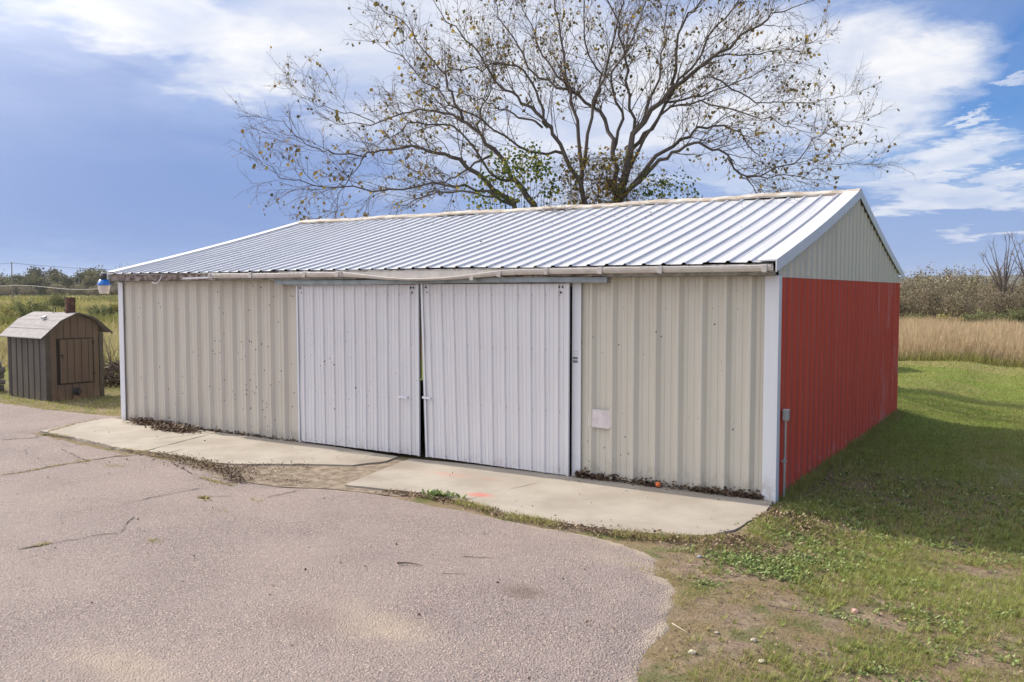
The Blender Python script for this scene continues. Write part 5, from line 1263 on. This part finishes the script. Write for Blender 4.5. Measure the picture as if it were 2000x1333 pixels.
# tufts along the cracks on the left
xs_, ys_ = [], []
for i, l in enumerate(weed_lines):
    q, t = along(l, int(60+260*sum(math.dist(a, b) for a, b in zip(l[:-1], l[1:]))), .03); pt = fbm(t*1.3+i*7, t*0+i, 3); k2 = g_.random(len(q)) < sst(pt, .40, .62); xs_ += list(q[k2, 0]); ys_ += list(q[k2, 1])
for (u, v, r_, n_) in ((420, 948, .16, 60), (395, 975, .06, 20), (430, 1000, .13, 30), (640, 858, .05, 0), (222, 913, .1, 60), (165, 903, .12, 80), (1262, 1115, .10, 70), (300, 1060, .08, 50), (500, 980, .06, 40)):
    c = G(u, v); xs_ += list(g_.normal(c[0], r_, n_)); ys_ += list(g_.normal(c[1], r_*.5, n_))
xs_, ys_ = np.array(xs_), np.array(ys_)
tag(blades('crack_weeds', xs_, ys_, g_.uniform(.005, .028, len(xs_)), .010, m_lawn, np.clip(g_.normal(.22, .18, len(xs_)), 0, 1), 1.3, z=np.full(len(xs_), .015), seed=12), 'weeds and moss growing out of the cracks in the drive', 'weeds')
q, t = along(weed_lines[3]+[(5.2,-2.1)], 1500, .07); litter('crack_litter', 'crumbs of leaf and soil in the crack beside the apron', q[:, 0], q[:, 1], .02+g_.random(len(q))*.012, .028, m_dry, 6)
x = g_.normal(4.9, .45, 900); y = -2.12+.0*x+g_.normal(0, .13, 900); litter('crack_litter', 'scattered leaf crumbs on the bare soil before the apron', x, y, np.full(900, .018), .028, m_dry, 7)
q, t = along([(6.0,-1.3), (5.2,-1.9), (5.6,-2.3), (6.8,-2.2)], 700, .14); litter('crack_litter', 'leaf crumbs on the bare soil between the slabs', q[:, 0], q[:, 1], np.full(len(q), .02), .025, m_dry, 17)
# stray leaves and twigs on the drive
n = 210; x = g_.uniform(-2, 12.2, n); y = g_.uniform(-6.2, -.3, n); litter('stray_leaves', 'single small leaves blown over the drive and apron', x, y, np.full(n, .024), .032, m_dry, 8, g_.random(n)*.8)
# light chips: bright stones raised on the aggregate close to the camera
# roof: fallen leaves and twigs near the ridge, screws along the sheets
n = 190; x = rng.uniform(.3, 11.8, n); t = np.clip(1-np.abs(rng.normal(0, .22, n)), .03, .97); P3 = np.array([roofpt(a, .03 if False else .004, b) for a, b in zip(x, t)])
litter('roof_leaves', 'small dead leaves lying on the front roof slope towards the ridge', P3[:, 0], P3[:, 1], P3[:, 2]+.006, .035, m_dry, 71, rng.random(n)*.7)
b = MB()
for rb in ribsRf[1:]:
    for t in (.03, .27, .50, .73, .96):
        c = roofpt(rb+.03, .004, t); b.add([(c[0]-.006, c[1], c[2]), (c[0], c[1]-.006, c[2]), (c[0]+.006, c[1], c[2]), (c[0], c[1]+.006, c[2]), (c[0], c[1], c[2]+.008)], [(0,1,4),(1,2,4),(2,3,4),(3,0,4)])
o = b.build('screw', m_bolt, roof); o['kind'] = 'stuff'
T = Twigs(); r3 = random.Random(9); bc = np.array(roofpt(6.75, .03, .93))
for i in range(22): T.add(wander(r3, np.array([r3.gauss(0, .18), r3.gauss(0, .06), .012]), unit(np.array([r3.gauss(0, 1), r3.gauss(-.3, .5), .08])), r3.uniform(.2, .6), 4, .2, 0), .005, .002)
o = T.build('fallen_branch', m_twig); o.location = bc; tag(o, 'small dead branch lying over the ridge below the large tree', 'branch')
# broad-leaved weeds in the turf
def weed_patch(lab, cs, size, seed, hscale=1.0, mat=m_weed, zoff=0.0, cat='weeds', name='broadleaf_weeds'):
    g2 = np.random.default_rng(seed); X_, Y_ = [], []
    for (cx, cy, rx, ry, n) in cs: X_.append(cx+g2.normal(0, rx, n)); Y_.append(cy+g2.normal(0, ry, n))
    x, y = np.concatenate(X_), np.concatenate(Y_); cl_ = 6; x = np.repeat(x, cl_)+g2.normal(0, .012, len(x)*cl_); y = np.repeat(y, cl_)+g2.normal(0, .012, len(y)*cl_); n = len(x)
    A = g2.uniform(0, 6.28, n); V = np.stack([np.cos(A), np.sin(A), g2.uniform(.1, 1.0, n)*hscale], 1); V /= np.linalg.norm(V, axis=1, keepdims=True); U = np.stack([-np.sin(A), np.cos(A), g2.normal(0, .2, n)], 1)
    s_ = g2.uniform(.5, 1.2, n)[:, None]*size; P = np.stack([x, y, hgt(x, y)+.005+zoff+g2.random(n)*.015], 1)
    return tag(quads(name, P, U*s_*.30, V*s_, mat, None, bend=-.08), lab, cat, kind='stuff')
W1 = [(*G(1440,1098,-.05), .18, .12, 130), (*G(1510,1112,-.05), .24, .14, 240), (*G(1590,1100,-.05), .2, .13, 150), (*G(1560,1060,-.08), .22, .15, 90), (*G(1650,1090,-.08), .2, .12, 70), (*G(1500,1128,-.05), .2, .08, 70)]
weed_patch('dense patch of broad green weeds on the turf near the apron corner', W1, .034, 1)
weed_patch('green weeds dotted through the turf at the lower right', [(*G(1380,1150,-.04), .1, .06, 20), (*G(1780,1195,-.05), .13, .07, 30), (*G(1660,1215,-.05), .12, .05, 25), (*G(1830,1220,-.05), .2, .08, 45), (*G(1900,1280,-.05), .3, .1, 50), (*G(1950,1200,-.05), .2, .1, 40), (*G(1780,1330,-.04), .3, .1, 60), (*G(1860,1060,-.1), .4, .15, 110), (*G(1960,1090,-.1), .3, .15, 90), (*G(1750,1130,-.06), .2, .1, 40), (*G(1720,1050,-.1), .35, .12, 60)], .030, 2)
w3 = weed_patch('bright green weed clump growing at the apron edge by the red stain', [(*G(856,972), .085, .04, 26)], .085, 3, 1.2, zoff=.02, name='weed_clump', cat='weed')
weed_patch('small yellow-green weed growing from the drive', [(*G(400,977), .05, .03, 6)], .04, 4, 1, m_brushy, zoff=.02, name='weed_clump', cat='weed')
weed_patch('leafy ground weeds in the shadow beside the red wall', [(13.0, 1.0, .7, 1.0, 160), (14.0, 2.6, .8, .8, 160), (12.7, .2, .3, .3, 60), (15, 1.0, .8, .7, 120)], .05, 6)
# orange, stones, sticks
o = MB().lathe([(.0001, -.034), (.012, -.032), (.024, -.024), (.033, -.008), (.034, .004), (.028, .019), (.015, .030), (.004, .032), (.0001, .031)], n=16).build('orange_ball', m_orange, smooth=True); o.location = (10.64, -.125, .055)
tag(o, 'small orange ball lying among the leaves at the foot of the right wall', 'ball')
def stone(u, v, s, mat, lab, seed, z=-.04):
    r2 = random.Random(seed); c = G(u, v, z); m = bmesh.new(); bmesh.ops.create_icosphere(m, subdivisions=2, radius=s)
    for q in m.verts: q.co *= r2.uniform(.75, 1.15); q.co.z *= .6
    me = bpy.data.meshes.new('stone'); m.to_mesh(me); m.free(); o = link('stone', me, mat); o.location = (c[0], c[1], float(hgt(c[0], c[1]))+s*.3); tag(o, lab, 'stone')
m_pink = plain('pink_stone', (.62, .36, .30), .7); m_pale = plain('pale_stone', (.50, .44, .33), .8)
stone(1669, 1194, .028, m_pink, 'pink stone lying on the turf at the lower right', 1)
stone(1472, 1256, .024, m_pale, 'pale rounded stone in the turf right of the drive', 2); stone(1352, 1282, .028, m_pale, 'pale flat stone in the turf close to the drive edge', 3); stone(1488, 1296, .024, m_pale, 'tan stone in the turf near the bottom of the photo', 4)
stone(1650, 1028, .02, m_pale, 'pale stone at the edge of the barn shadow', 5, -.1); stone(1697, 1022, .026, m_stick, 'grey stone at the edge of the barn shadow', 6, -.1); stone(1366, 1094, .026, m_stick, 'grey stone on bare soil by the apron corner', 7)
stone(1400, 1242, .018, m_pale, 'tiny pale stone beside the drive edge', 8)
def stick(pts, r0, lab, mat=m_twig):
    P = [(*G(u, v, z), z) for u, v, z in pts]; c = Vector(P[0]); o = MB().tube([Vector(p)-c for p in curve(P, 8)], [r0*(1-.09*i) for i in range(9)], 6).build('stick', mat); o.location = c; tag(o, lab, 'stick')
stick([(776,1100,.03), (800,1100,.035), (826,1105,.025)], .010, 'short brown twig lying on the drive below the doors')
stick([(1508,1028,-.03), (1534,1022,-.02)], .008, 'pale dry stalk in the leaves at the barn corner', m_pale)
stick([(1313,1218,-.01), (1342,1236,-.01)], .005, 'pale straw lying across the drive edge', m_pale)
stick([(905,1087,.02), (940,1089,.022), (965,1090,.02)], .004, 'thin dark twig on the drive, right of the short one')
stick([(864,1120,.02), (890,1121,.022), (912,1121,.02)], .003, 'hair-thin twig on the drive')
stick([(1500,1182,-.03), (1550,1192,-.02), (1578,1194,-.03)], .005, 'dark twig half buried in the turf')
stick([(1560,975,-.05), (1590,962,-.02), (1608,955,-.04)], .005, 'pale twig in the shadow at the foot of the red wall', m_pale)
